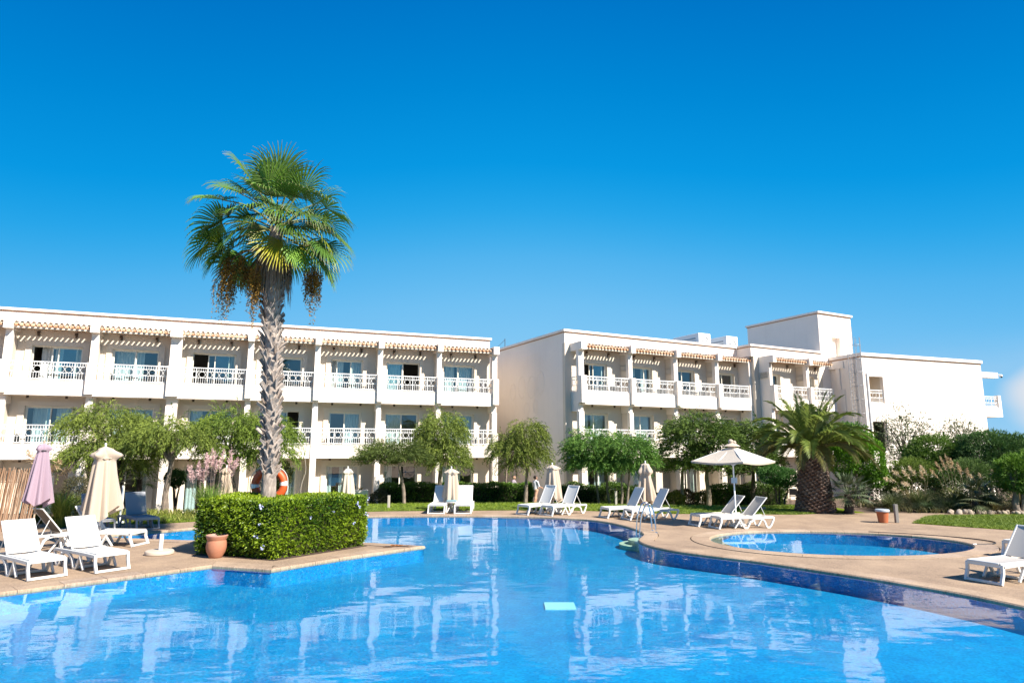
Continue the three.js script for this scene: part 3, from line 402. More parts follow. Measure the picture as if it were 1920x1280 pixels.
{ // chairs and tables on the balconies
  const ch = thing('balcony_chair', '', 'chair', V(0, 0, 0)); scene.remove(ch);
  mesh('seat', rbx(-0.22, 0.22, 0.42, 0.45, -0.22, 0.22, 0.01), M.darkMetal, ch); mesh('backrest', [rbx(-0.22, 0.22, 0.5, 0.86, -0.24, -0.21, 0.01)], M.darkMetal, ch); mesh('armrest', bx(-0.25, -0.22, 0.62, 0.65, -0.22, 0.2), M.darkMetal, ch); mesh('armrest', bx(0.22, 0.25, 0.62, 0.65, -0.22, 0.2), M.darkMetal, ch);
  for (const [x, z] of [[-0.22, -0.2], [0.22, -0.2], [-0.22, 0.2], [0.22, 0.2]]) mesh('leg', bar(V(x, 0, z), V(x, z > 0 ? 0.64 : 0.52, z), 0.014), M.darkMetal, ch);
  const tb = thing('balcony_table', '', 'table', V(0, 0, 0)); scene.remove(tb); mesh('tabletop', cyl(0.3, 0.3, 0.68, 0.71, 0, 0, 18), M.darkMetal, tb); for (let i = 0; i < 3; i++) { const a = i * 2.1; mesh('leg', bar(V(0.24 * Math.cos(a), 0, 0.24 * Math.sin(a)), V(0.1 * Math.cos(a), 0.68, 0.1 * Math.sin(a)), 0.014), M.darkMetal, tb); }
  const r = rng(31), ord = ['first', 'second', 'third', 'fourth', 'fifth', 'sixth', 'seventh'];
  const set = (root, th, a, zf, l, where, spots) => { spots.forEach(([x, z, t], k) => copy(ch, loc(root, a + x, LV[l].f, zf + WALLZ + z * 0.62), th + t, ['left', 'right'][k] + ' dark metal chair, ' + where, 'chairs on the hotel balconies')); copy(tb, loc(root, a + (spots[0][0] + spots[1][0]) / 2, LV[l].f, zf + WALLZ + 0.42), th, 'small dark round table, ' + where, 'tables on the hotel balconies'); };
  names.balcony_chair = undefined; delete names.balcony_chair; delete names.balcony_table;
  baysL.slice(1).forEach(([a], i) => { const x = 0.7 + r() * 0.7; set(left, thetaL, a, 0, 2, `${ord[i]} top-floor balcony from the left, long hotel`, [[x, 0.75, 1.3 + r() * 0.4], [x + 1.15 + r() * 0.3, 0.7, -1.3 - r() * 0.4]]); });
  for (const i of [1, 4, 5, 7]) set(left, thetaL, baysL[i][0], 0, 1, `${ord[i - 1]} middle-floor balcony from the left, long hotel`, [[0.9, 0.75, 1.4], [2.1, 0.7, -1.5]]);
  baysR.forEach(([a], i) => set(right, thetaR, a, 0, 2, `${ord[i]} top-floor balcony from the gable, right hotel`, [[0.9 + r() * 0.3, 0.75, 1.4], [2.2, 0.7, -1.4]]));
}

// ---------- foliage ----------
class Leaves {
  constructor() { this.p = []; this.c = []; this.i = []; }
  leaf(o, d, s, len, w, c, bend = 0) {                               // a pointed blade from o along d, s its sideways direction
    const k = this.p.length / 3, mx = o.x + d.x * len * 0.45, my = o.y + d.y * len * 0.45 + bend * len * 0.15, mz = o.z + d.z * len * 0.45, h = w / 2;
    this.p.push(o.x, o.y, o.z, mx + s.x * h, my + s.y * h, mz + s.z * h, o.x + d.x * len, o.y + d.y * len - bend * len * 0.2, o.z + d.z * len, mx - s.x * h, my - s.y * h, mz - s.z * h);
    for (let j = 0; j < 4; j++) this.c.push(c[0], c[1], c[2]); this.i.push(k, k + 1, k + 2, k, k + 2, k + 3);
  }
  strip(pts, w, c0, c1) {                                            // a ribbon through points, tapering to its tip
    const k = this.p.length / 3, n = pts.length, d = V(), s = V();
    for (let j = 0; j < n; j++) { d.subVectors(pts[Math.min(n - 1, j + 1)], pts[Math.max(0, j - 1)]).normalize(); s.set(-d.z, 0, d.x); if (s.lengthSq() < 1e-4) s.set(1, 0, 0); s.normalize(); const t = j / (n - 1), h = w / 2 * (t < 0.15 ? 0.6 + t * 2.6 : 1 - Math.pow((t - 0.15) / 0.85, 2) * 0.95); this.p.push(pts[j].x + s.x * h, pts[j].y + s.y * h, pts[j].z + s.z * h, pts[j].x - s.x * h, pts[j].y - s.y * h, pts[j].z - s.z * h); for (let q = 0; q < 2; q++) this.c.push(lerp(c0[0], c1[0], t), lerp(c0[1], c1[1], t), lerp(c0[2], c1[2], t)); if (j) { const a = k + 2 * j - 2; this.i.push(a, a + 1, a + 2, a + 2, a + 1, a + 3); } }
  }
  geo() { const g = new THREE.BufferGeometry(); g.setAttribute('position', new THREE.Float32BufferAttribute(this.p, 3)); g.setAttribute('color', new THREE.Float32BufferAttribute(this.c, 3)); g.setIndex(this.i); return g; }
}
function rdir(r, o = V()) { const z = r() * 2 - 1, a = r() * 6.2832, q = Math.sqrt(1 - z * z); return o.set(q * Math.cos(a), z, q * Math.sin(a)); }
const mixc = (a, b, t, v = 1) => mix0(a, b, t, v * GAIN), GAIN = 1.36, mix0 = (a, b, t, v = 1) => [lerp(a[0], b[0], t) * v, lerp(a[1], b[1], t) * v, lerp(a[2], b[2], t) * v];
const G = {                                                          // leaf colours, dark to light
  weep: [[0.055, 0.086, 0.016], [0.200, 0.250, 0.040]], weepDark: [[0.026, 0.056, 0.010], [0.115, 0.175, 0.024]], fresh: [[0.035, 0.100, 0.016], [0.130, 0.235, 0.036]], olive: [[0.035, 0.045, 0.012], [0.115, 0.125, 0.040]],
  box: [[0.028, 0.085, 0.008], [0.130, 0.245, 0.012]], hedge: [[0.018, 0.062, 0.006], [0.225, 0.300, 0.012]], dark: [[0.014, 0.040, 0.010], [0.060, 0.120, 0.028]], grey: [[0.060, 0.080, 0.035], [0.150, 0.170, 0.085]], grass: [[0.08, 0.10, 0.02], [0.17, 0.20, 0.05]], dry: [[0.20, 0.14, 0.07], [0.36, 0.27, 0.14]],
};
function blobPoint(b, r, shell, out) { const d = rdir(r, out), k = lerp(shell, 1, Math.sqrt(r())); return d.set(b[0] + d.x * b[3] * k, b[1] + d.y * b[4] * k, b[2] + d.z * b[5] * k); }
// crown of hanging strands with narrow leaflets
function weepingCrown(blobs, n, col, seed, o = {}) {
  const L = new Leaves(), r = rng(seed), p = V(), d = V(), s = V(), e = V(), tot = blobs.reduce((a, b) => a + b[3] * b[4] * b[5], 0);
  for (const b of blobs) { const m = Math.round(n * b[3] * b[4] * b[5] / tot);
    for (let k = 0; k < m; k++) {
      rdir(r, d); if (d.y < -0.3) d.y *= -0.6; const q = lerp(0.35, 1, Math.sqrt(r())) * (0.86 + 0.2 * r()); p.set(b[0] + d.x * b[3] * q, b[1] + d.y * b[4] * q, b[2] + d.z * b[5] * q);
      d.set(d.x * 0.8 + (r() - 0.5) * 0.8, 0.35 * (o.up ?? 1) * r(), d.z * 0.8 + (r() - 0.5) * 0.8).normalize();
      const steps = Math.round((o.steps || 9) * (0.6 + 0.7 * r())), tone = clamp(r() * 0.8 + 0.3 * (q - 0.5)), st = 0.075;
      for (let j = 0; j < steps; j++) { p.addScaledVector(d, st); d.y -= (o.g ?? 0.2); d.x += (r() - 0.5) * 0.1; d.z += (r() - 0.5) * 0.1; d.normalize();
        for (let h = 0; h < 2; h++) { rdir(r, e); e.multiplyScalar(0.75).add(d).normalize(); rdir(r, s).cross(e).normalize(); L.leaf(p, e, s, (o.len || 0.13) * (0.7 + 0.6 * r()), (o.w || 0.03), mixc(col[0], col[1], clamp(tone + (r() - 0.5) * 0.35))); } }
    } }
  return L.geo();
}
// dense crown of outward sprays
function denseCrown(blobs, n, col, seed, o = {}) {
  const L = new Leaves(), r = rng(seed), p = V(), d = V(), s = V(), e = V(), tot = blobs.reduce((a, b) => a + b[3] * b[4] * b[5], 0);
  for (const b of blobs) { const m = Math.round(n * b[3] * b[4] * b[5] / tot), lump = [r() * 9, r() * 9, r() * 9];
    for (let k = 0; k < m; k++) {
      rdir(r, d); const lm = 1 + 0.13 * Math.sin(d.x * 5 + lump[0]) * Math.sin(d.y * 6 + lump[1]) + 0.1 * Math.sin(d.z * 7 + lump[2]), q = lerp(o.shell ?? 0.55, 1, Math.pow(r(), 0.6)) * lm * (o.rag ? 1 + o.rag * (r() - 0.4) : 1);
      p.set(b[0] + d.x * b[3] * q, b[1] + d.y * b[4] * q, b[2] + d.z * b[5] * q); if (o.floor !== undefined && p.y < o.floor) continue;
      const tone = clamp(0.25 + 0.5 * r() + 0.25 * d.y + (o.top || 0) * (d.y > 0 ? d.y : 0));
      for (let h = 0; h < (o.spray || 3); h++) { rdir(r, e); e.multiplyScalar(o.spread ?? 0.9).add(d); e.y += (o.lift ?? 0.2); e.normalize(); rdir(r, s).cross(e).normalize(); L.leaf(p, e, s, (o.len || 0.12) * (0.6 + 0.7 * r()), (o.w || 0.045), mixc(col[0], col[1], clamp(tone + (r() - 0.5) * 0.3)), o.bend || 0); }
    } }
  return L.geo();
}
function limbs(blobs, fork, seed, r0) { const r = rng(seed), g = []; for (const b of blobs) for (let k = 0; k < 4; k++) { const d = rdir(r), e = V(b[0] + d.x * b[3] * 0.6, b[1] + Math.abs(d.y) * b[4] * 0.5, b[2] + d.z * b[5] * 0.6), m = V(lerp(fork.x, e.x, 0.4) + (r() - 0.5) * 0.15, lerp(fork.y, e.y, 0.5) + 0.1, lerp(fork.z, e.z, 0.4)); g.push(tube([fork, m, e], [r0 * 0.6, r0 * 0.35, 0.012], 6, 8)); } return merge(g); }
// a tree standing at X, F: trunks given as [dx, dF, lean x, lean F, radius]; blobs [dx, y, dF, rx, ry, rF]
function tree(name, label, cat, X, F, trunks, blobs, crown, o = {}) {
  const t = thing(name, label, cat, at(X, F, -0.05), 0, o.group), dy = height0(X, F) - height(X, F), B = blobs.map(b => [b[0], b[1] + dy, -b[2], b[3], b[4], b[5]]), low = Math.min(...B.map(b => b[1] - b[4] * 0.55));
  trunks.forEach(([dx, dF, lx, lF, rad, top], i) => { const h = (top ? top + dy : low + 0.25), f = V(dx + lx, h, -(dF + lF)), w = rng(i + 5 + Math.round(X * 10)); const wob = (tt, a) => 1 + 0.07 * Math.sin(a * 3 + tt * 9) + 0.05 * Math.sin(a * 5 - tt * 17);
    const tr = mesh('trunk', tube([V(dx, 0, -dF), V(dx + lx * 0.35 + (w() - 0.5) * 0.12, h * 0.4, -(dF + lF * 0.3)), V(dx + lx * 0.75 + (w() - 0.5) * 0.12, h * 0.75, -(dF + lF * 0.7)), f], [rad * 1.25, rad, rad * 0.85, rad * 0.7], 9, 14, wob), o.bark || M.bark, t);
    mesh('branches', limbs(B.length < trunks.length ? B : B.filter((b, q) => q % trunks.length === i), f, 40 + i, rad), o.bark || M.bark, tr); });
  mesh('crown', crown(B), o.mat || leafMat, t); return t;
}
// clipped hedges: leaves over the faces of an outline, a dark twiggy body inside
function hedge(name, label, cat, poly, y0, h, n, col, seed, o = {}) {
  const cx = poly.reduce((a, p) => a + p[0], 0) / poly.length, cf = poly.reduce((a, p) => a + p[1], 0) / poly.length, base = P(cx, cf, y0), t = thing(name, label, cat, base, 0, o.group), q = poly.map(p => [p[0] - cx, p[1] - cf]);
  const inner = offset(dense(q.map(p => [...p]), 0.4), -(o.inset || 0.16)), body = new THREE.ExtrudeGeometry(shapeOf(inner), { depth: h - 0.16, bevelEnabled: false }).rotateX(-Math.PI / 2);
  mesh('branches', body, std([0.045, 0.042, 0.018], 1), t);
  const L = new Leaves(), r = rng(seed), per = [], s = V(), e = V(), p = V(), nn = V(), A = area(q) > 0 ? 1 : -1; let tot = 0;
  q.forEach((a, i) => { const b = q[(i + 1) % q.length], l = Math.hypot(b[0] - a[0], b[1] - a[1]); per.push([a, b, l, tot, (b[1] - a[1]) / l * A, -(b[0] - a[0]) / l * A]); tot += l; });
  const topA = Math.abs(area(q)), share = tot * h / (tot * h + topA), bb = q.reduce((m, p) => [Math.min(m[0], p[0]), Math.max(m[1], p[0]), Math.min(m[2], p[1]), Math.max(m[3], p[1])], [9e9, -9e9, 9e9, -9e9]);
  const ins = (x, y) => { let c = false; for (let i = 0, j = q.length - 1; i < q.length; j = i++) if ((q[i][1] > y) !== (q[j][1] > y) && x < (q[j][0] - q[i][0]) * (y - q[i][1]) / (q[j][1] - q[i][1]) + q[i][0]) c = !c; return c; };
  const lump = (x, y, z) => Math.sin(x * 3.1 + 1) * Math.sin(y * 4.3) * 0.5 + Math.sin(x * 7.3 + z * 5.1) * Math.sin(y * 8.9 + z * 6) * 0.35 + Math.sin(z * 4.2 + y * 2) * 0.3;
  for (let k = 0; k < n; k++) {
    let dd = Math.pow(r(), 1.6) * 0.20;
    if (r() < share) { const u = r() * tot, E = per.find(E => u <= E[3] + E[2]), w = (u - E[3]) / E[2]; const y = Math.pow(r(), 0.9) * h; p.set(lerp(E[0][0], E[1][0], w), y, -lerp(E[0][1], E[1][1], w)); nn.set(E[4], 0, -E[5]); }
    else { let x, f; do { x = lerp(bb[0], bb[1], r()); f = lerp(bb[2], bb[3], r()); } while (!ins(x, f)); p.set(x, h, -f); nn.set(0, 1, 0); }
    const lm = lump(p.x + cx, p.y, p.z), round = sstep(h - 0.25, h, p.y) * 0.06 + sstep(0.3, 0, p.y) * 0.10; p.addScaledVector(nn, -dd + lm * (o.lump ?? 0.05) * (nn.y ? 1.5 : 1) - (nn.y ? 0 : round));
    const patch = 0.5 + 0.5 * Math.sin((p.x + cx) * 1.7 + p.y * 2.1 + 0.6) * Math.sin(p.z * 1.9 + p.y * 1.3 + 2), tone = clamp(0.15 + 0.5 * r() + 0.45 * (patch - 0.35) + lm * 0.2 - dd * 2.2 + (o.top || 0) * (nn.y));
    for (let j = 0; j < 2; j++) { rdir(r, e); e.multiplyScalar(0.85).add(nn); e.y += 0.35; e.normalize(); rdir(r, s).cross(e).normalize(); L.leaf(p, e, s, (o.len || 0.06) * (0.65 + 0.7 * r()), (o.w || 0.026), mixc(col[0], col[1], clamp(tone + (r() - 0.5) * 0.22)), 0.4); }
  }
  mesh('foliage', L.geo(), hardLeaf, t); return t;
}
const box4 = (x, f, hx, hf, turn = 0) => [[-hx, -hf], [hx, -hf], [hx, hf], [-hx, hf]].map(([a, b]) => [x + a * Math.cos(turn) - b * Math.sin(turn), f + a * Math.sin(turn) + b * Math.cos(turn)]);
function grassTuft(L, r, x, z, y, n, h, sp, c, w = 0.02) { for (let k = 0; k < n; k++) { const a = r() * 6.28, l = h * (0.55 + 0.6 * r()), b = sp * (0.4 + 0.8 * r()), pts = [], ox = x + (r() - 0.5) * sp * 0.4, oz = z + (r() - 0.5) * sp * 0.4; for (let j = 0; j <= 4; j++) { const t = j / 4; pts.push(V(ox + Math.cos(a) * b * t * t, y + l * (t - 0.35 * t * t * t * (b / h)), oz + Math.sin(a) * b * t * t)); } const t = r(); L.strip(pts, w, mixc(c[0], c[1], t, 0.7), mixc(c[0], c[1], t, 1.15)); } }
function plume(L, r, base, top, w, c) { const d = V().subVectors(top, base), n = 90, s = V(), e = V(), p = V(); for (let k = 0; k < n; k++) { const t = Math.pow(r(), 0.8); p.copy(base).addScaledVector(d, t); const ww = w * Math.sin(Math.PI * (0.12 + 0.84 * t)); rdir(r, e); e.multiplyScalar(0.8).addScaledVector(d, 0.8 / d.length()); e.y -= 0.15; e.normalize(); rdir(r, s).cross(e).normalize(); L.leaf(p, e, s, ww * (0.9 + 0.8 * r()), 0.022, mixc(c[0], c[1], r())); } }

// --- the tall fan palm in the hedge island ---
{
  const base = P(-6.25, 17, 0), t = thing('fan_palm', 'tall fan palm with rough grey trunk rising from the flowering hedge', 'palm tree', base), r = rng(808);
  const cx = x => [[0, 0.22], [0.9, 0.20], [1.6, 0.18], [2.2, 0.145], [3, 0.14], [4.2, 0.15], [5.2, 0.165], [6.2, 0.20], [7.2, 0.23], [7.9, 0.21], [8.5, 0.15]].reduce((a, b, i, l) => x >= b[0] ? (l[i + 1] ? lerp(b[1], l[i + 1][1], clamp((x - b[0]) / (l[i + 1][0] - b[0]))) : b[1]) : a, 0.27), axis = y => V(-0.02 * y + 0.05 * Math.sin(y * 0.7), y, 0.01 * y);
  const pts = range(0, 8.45, 0.845).map(axis), tr = mesh('trunk', tube(pts, tt => cx(tt * 8.45), 18, 110, (tt, a, len) => 1 + (len < 1.9 ? 0.02 * Math.sin(len * 60) : 0.05 * Math.sin(len * 22 + a * 3) + 0.03 * Math.sin(a * 7 + len * 9))), M.palmBark, t);
  // crossed stubs of old leaves up the trunk
  const boot = (seed) => { const q = rng(seed), s = new THREE.Shape(), w = 0.065, l = 0.28 + 0.06 * q(); s.moveTo(-w, 0); s.lineTo(-w * 0.7, l * 0.6); s.lineTo(-w * 0.9, l * 0.93); s.lineTo(-w * 0.1, l * (0.9 + 0.1 * q())); s.lineTo(w * 0.5, l); s.lineTo(w * 0.65, l * 0.6); s.lineTo(w, 0); const g = new THREE.ExtrudeGeometry(s, { depth: 0.018, bevelEnabled: true, bevelThickness: 0.004, bevelSize: 0.005, bevelSegments: 1, curveSegments: 1 }), p = g.attributes.position; for (let i = 0; i < p.count; i++) { const y = p.getY(i); p.setZ(i, p.getZ(i) + y * y * 0.55 - p.getX(i) * p.getX(i) * 3.5); } g.computeVertexNormals(); return g; };
  const boots = [1, 2, 3, 4].map(boot), bm = [bark([0.70, 0.60, 0.53], 0.01), bark([0.58, 0.49, 0.43], 0.01), bark([0.80, 0.69, 0.60], 0.01), bark([0.42, 0.33, 0.27], 0.01)];
  let a = 0; const NB = 270; for (let k = 0; k < NB; k++) { const y = 1.72 + 5.7 * k / NB; a += 2.3999; const ax = axis(y), R = cx(y) * 0.96, m = mesh('leaf_base', boots[Math.floor(r() * 4)], bm[Math.floor(r() * r() * 3.99)], tr); m.position.set(ax.x + Math.cos(a) * R, y, ax.z + Math.sin(a) * R); m.rotation.set(0, Math.PI / 2 - a, 0); m.rotateZ((k % 2 ? 1 : -1) * (0.45 + 0.35 * r())); m.rotateX(0.0 + 0.10 * r() + (r() < 0.07 ? 0.4 : 0)); const s = 0.8 + 0.35 * r(); m.scale.set(s, s, s); }
  // fan leaves
  const top = axis(8.55);
  function fan(dir, pet, size, cA, cB, name, droop, twist = 0, spreadDeg = 205, org = null) {
    const L = new Leaves(), d = dir.clone().normalize(), side = V().crossVectors(d, V(0, 1, 0)); if (side.lengthSq() < 0.01) side.set(1, 0, 0); side.normalize(); const nrm = V().crossVectors(side, d).normalize(); side.applyAxisAngle(d, twist); nrm.applyAxisAngle(d, twist);
    const st = org || top.clone().addScaledVector(d, 0.12).add(V(0, -0.3 * r(), 0)), mid = st.clone().addScaledVector(d, pet * 0.55), end = st.clone().addScaledVector(d, pet).add(V(0, -pet * droop * 0.12, 0));
    const n = 38, sp = spreadDeg * Math.PI / 180; if (!org) { const k = 0.75 * droop * clamp(1.15 - Math.max(0, d.y)) * (0.7 + 0.5 * r()); d.y -= k; d.normalize(); nrm.crossVectors(side, d).normalize(); }
    for (let i = 0; i < n; i++) { const u = i / (n - 1) * 2 - 1, an = u * sp / 2, len = size * (1 - 0.22 * u * u) * (0.92 + 0.14 * r()), split = 0.5 + 0.08 * r(); const dd = d.clone().multiplyScalar(Math.cos(an)).addScaledVector(side, Math.sin(an)).addScaledVector(nrm, 0.30 * Math.abs(u) + (i % 2 ? 0.025 : -0.025)).normalize(); const p = []; const q = end.clone(), v = dd.clone(), steps = 7; let g = 0; for (let s = 0; s <= steps; s++) { p.push(q.clone()); const tt = s / steps; if (tt > split) { g += droop * 0.15 * (0.7 + 0.6 * r()); v.y -= g; v.normalize(); } else { v.y -= 0.012 * droop; v.normalize(); } q.addScaledVector(v, len / steps); }
      const k = L.p.length / 3, dth = sp / n, tone = r() * 0.5 + 0.5 * (1 - Math.abs(u)); for (let s = 0; s <= steps; s++) { const tt = s / steps, w = (tt < split ? Math.tan(dth / 2) * len * tt * 1.05 + 0.002 : lerp(Math.tan(dth / 2) * len * split * 1.05, 0.003, (tt - split) / (1 - split))), sd = V().crossVectors(nrm, s < steps ? V().subVectors(p[s + 1], p[s]) : V().subVectors(p[s], p[s - 1])).normalize(); const c = mixc(cA, cB, clamp(tone * 0.7 + 0.3 * tt)), tipc = tt > 0.9 ? [0.22, 0.17, 0.07] : c; for (const [x, z] of [[w, 0], [0, 0.35 * w], [-w, 0]]) { L.p.push(p[s].x + sd.x * x + nrm.x * z, p[s].y + sd.y * x + nrm.y * z, p[s].z + sd.z * x + nrm.z * z); L.c.push(...tipc); } if (s) { const o = k + 3 * s - 3; L.i.push(o, o + 1, o + 3, o + 3, o + 1, o + 4, o + 1, o + 2, o + 4, o + 4, o + 2, o + 5); } } }
    const f = mesh(name, L.geo(), hardLeaf, t); mesh('petiole', tube([st, mid, end.clone().addScaledVector(d, 0.08)], [0.028, 0.02, 0.014], 6, 8), std([0.20, 0.22, 0.05], 0.6), f); return f;
  }
  const gA = [0.022, 0.068, 0.012], gB = [0.105, 0.185, 0.020], yA = [0.16, 0.19, 0.012], yB = [0.30, 0.26, 0.012];
  const D = (deg, up, fw) => V(Math.sin(deg * Math.PI / 180), up, fw);
  const spec = [[0, 2.6, 0.1, 1.55, 1.15, 0.6], [10, 2.0, -0.3, 1.4, 1.05, 0.7], [-16, 1.9, 0.35, 1.2, 1.05, 0.75], [-34, 1.15, 0.1, 1.5, 1.1, 0.9], [-48, 1.0, -0.3, 1.35, 1.05, 1.0], [40, 1.2, 0.15, 1.45, 1.05, 0.9], [54, 1.0, -0.25, 1.45, 1.05, 1.0], [30, 1.5, 0.5, 1.0, 1.0, 0.9], [-70, 0.62, 0.2, 1.45, 1.05, 1.15], [-84, 0.30, 0.1, 1.5, 1.05, 1.2], [-62, 0.25, 0.7, 1.2, 1.0, 1.2], [78, 0.55, 0.2, 1.5, 1.05, 1.15], [88, 0.12, 0.15, 1.45, 1.05, 1.25], [62, 0.25, 0.7, 1.15, 1.0, 1.2], [-80, -0.12, 0.3, 1.5, 1.05, 1.25], [82, -0.15, 0.35, 1.45, 1.0, 1.25], [-70, -0.42, 0.35, 1.3, 1.0, 1.25], [72, -0.40, 0.3, 1.3, 1.0, 1.25], [-85, -0.55, -0.25, 1.15, 0.95, 1.2], [86, -0.5, -0.25, 1.15, 0.95, 1.2], [0, 0.75, 1.0, 0.95, 1.0, 0.9], [-28, 0.45, 1.0, 0.9, 1.0, 1.1], [30, 0.40, 1.0, 0.95, 1.0, 1.1], [-45, 0.75, 0.8, 1.1, 1.0, 1.0], [48, 0.75, 0.8, 1.1, 1.0, 1.0], [-8, 0.15, 1.0, 0.75, 0.9, 1.2], [-40, -0.05, 0.9, 0.95, 0.95, 1.25], [45, -0.02, 0.85, 1.0, 0.95, 1.25], [-20, 1.1, -0.8, 1.2, 1.0, 0.9], [30, 0.8, -0.8, 1.2, 1.0, 1.0], [65, 0.5, -0.7, 1.25, 1.0, 1.1], [-65, 0.5, -0.7, 1.25, 1.0, 1.1], [-35, 0.1, -0.9, 1.1, 1.0, 1.2], [40, 0.0, -0.9, 1.1, 1.0, 1.2], [-60, -0.3, -0.6, 1.2, 0.95, 1.25], [58, -0.3, -0.6, 1.2, 0.95, 1.25], [5, -0.2, -1.0, 0.9, 0.95, 1.2], [-55, -0.5, 0.55, 1.05, 0.9, 1.25], [56, -0.55, 0.5, 1.1, 0.9, 1.25]];
  let fb = 1; spec.forEach(([deg, up, fw, pet, size, dr], i) => fan(D(deg, up, fw), pet * (0.9 + 0.15 * r()), size, mixc(gA, gB, r() * 0.35, fb = 0.45 + 0.75 * r()), mixc(gA, gB, 0.55 + 0.55 * r(), fb), 'frond', dr * 1.25, (r() - 0.5) * 1.1));
  fan(V(0.22, -0.85, 0.42), 0.12, 1.12, yA, yB, 'frond', 0.7, 0, 185, V(0.14, 8.0, 0.62)).userData.label = 'yellowed fan leaf hanging forward over the top of the trunk';
  fan(V(-0.95, -0.35, 0.3), 1.25, 0.9, mixc(gB, yA, 0.5), yA, 'frond', 1.2, 0.2); fan(V(0.98, -0.22, 0.25), 1.3, 0.9, mixc(gB, yA, 0.5), yA, 'frond', 1.2, -0.2);
  // dead leaf skirt and hanging seed stalks
  const sk = new Leaves(); for (let k = 0; k < 420; k++) { const an = r() * 6.283, R = 0.3 + 0.12 * r(), y = 7.95 - 0.6 * r(), p = []; const q = V(top.x + Math.cos(an) * R, y, top.z + Math.sin(an) * R), l = 0.5 + 0.8 * r(); for (let j = 0; j <= 4; j++) p.push(V(q.x + Math.cos(an) * 0.14 * j / 4 + (r() - 0.5) * 0.05, q.y - l * j / 4, q.z + Math.sin(an) * 0.14 * j / 4)); sk.strip(p, 0.03, mixc(G.dry[0], [0.20, 0.13, 0.09], r()), mixc(G.dry[0], [0.25, 0.19, 0.15], r())); }
  mesh('dead_leaves', sk.geo(), leafMat, t);
  const seedStalk = (a, b, c, len, wid, n) => { const L = new Leaves(), s = V(), e = V(), p = V(); const curve = new THREE.CatmullRomCurve3([a, b, c]); for (let k = 0; k < n; k++) { const st = curve.getPoint(0.45 + 0.55 * r()); p.copy(st).add(V((r() - 0.5) * wid, 0, (r() - 0.5) * wid)); const rr = Math.hypot(p.x - st.x, p.z - st.z) / wid, l = len * (0.25 + 0.75 * Math.pow(r(), 0.7)) * (1.1 - rr), tone = r(); const q = p.clone(); for (let j = 0; j < 12; j++) { q.y -= l / 12; q.x += (r() - 0.5) * 0.03; q.z += (r() - 0.5) * 0.03; for (let h = 0; h < 2; h++) { rdir(r, e); e.y -= 0.6; e.normalize(); rdir(r, s).cross(e).normalize(); if (r() < 0.75) L.leaf(q, e, s, 0.05 + 0.03 * r(), 0.02 + 0.016 * r(), mixc([0.12, 0.06, 0.012], [0.27, 0.15, 0.02], clamp(tone + (r() - 0.5) * 0.5))); } } } const m = mesh('seed_cluster', L.geo(), leafMat, t); mesh('stalk', tube([a, b, c], [0.03, 0.024, 0.016], 6, 12), std([0.32, 0.19, 0.08], 0.8), m); };
  const T0 = V(top.x, 7.9, top.z); seedStalk(T0, V(-1.15, 7.6, 0.25), V(-1.42, 6.75, 0.3), 1.5, 0.46, 170); seedStalk(T0, V(-0.45, 7.25, 0.5), V(-0.5, 6.7, 0.5), 1.4, 0.28, 110); seedStalk(T0, V(0.85, 7.35, 0.2), V(0.95, 6.9, 0.22), 1.25, 0.40, 130); seedStalk(T0, V(-0.8, 7.5, -0.1), V(-0.95, 7.0, 0), 0.7, 0.34, 60);
}
// --- feather palm with a thick trunk on the right ---
function featherFrond(L, r, o, dir, len, c, dr = 1) {
  const p = o.clone(), d = dir.clone().normalize(), n = 46, side0 = V().crossVectors(d, V(0, 1, 0)).normalize(), pts = [p.clone()];
  for (let j = 0; j < n; j++) { d.y -= (0.012 + 0.05 * (j / n) * (j / n)) * dr; d.normalize(); p.addScaledVector(d, len / n); pts.push(p.clone());
    if (j > 3) { const t = j / n, up = V().crossVectors(side0, d).normalize(), ll = 0.46 * Math.sin(Math.PI * (0.10 + 0.82 * t)) + 0.05; for (const s of [-1, 1]) for (let h = 0; h < 1; h++) { const e = side0.clone().multiplyScalar(s * (0.9 - 0.3 * t)).addScaledVector(d, 0.62 + 0.25 * t).addScaledVector(up, 0.42 * (1 - t) + (r() - 0.5) * 0.25).normalize(), q = p.clone().addScaledVector(d, -h * len / n / 2); const sv = V().crossVectors(e, up).normalize(); L.leaf(q, e, sv, ll * (0.85 + 0.3 * r()), 0.026, mixc(c[0], c[1], clamp(0.2 + 0.6 * r())), 0.5); } } }
  L.strip(pts, 0.05, [0.17, 0.19, 0.04], [0.13, 0.17, 0.035]);
}
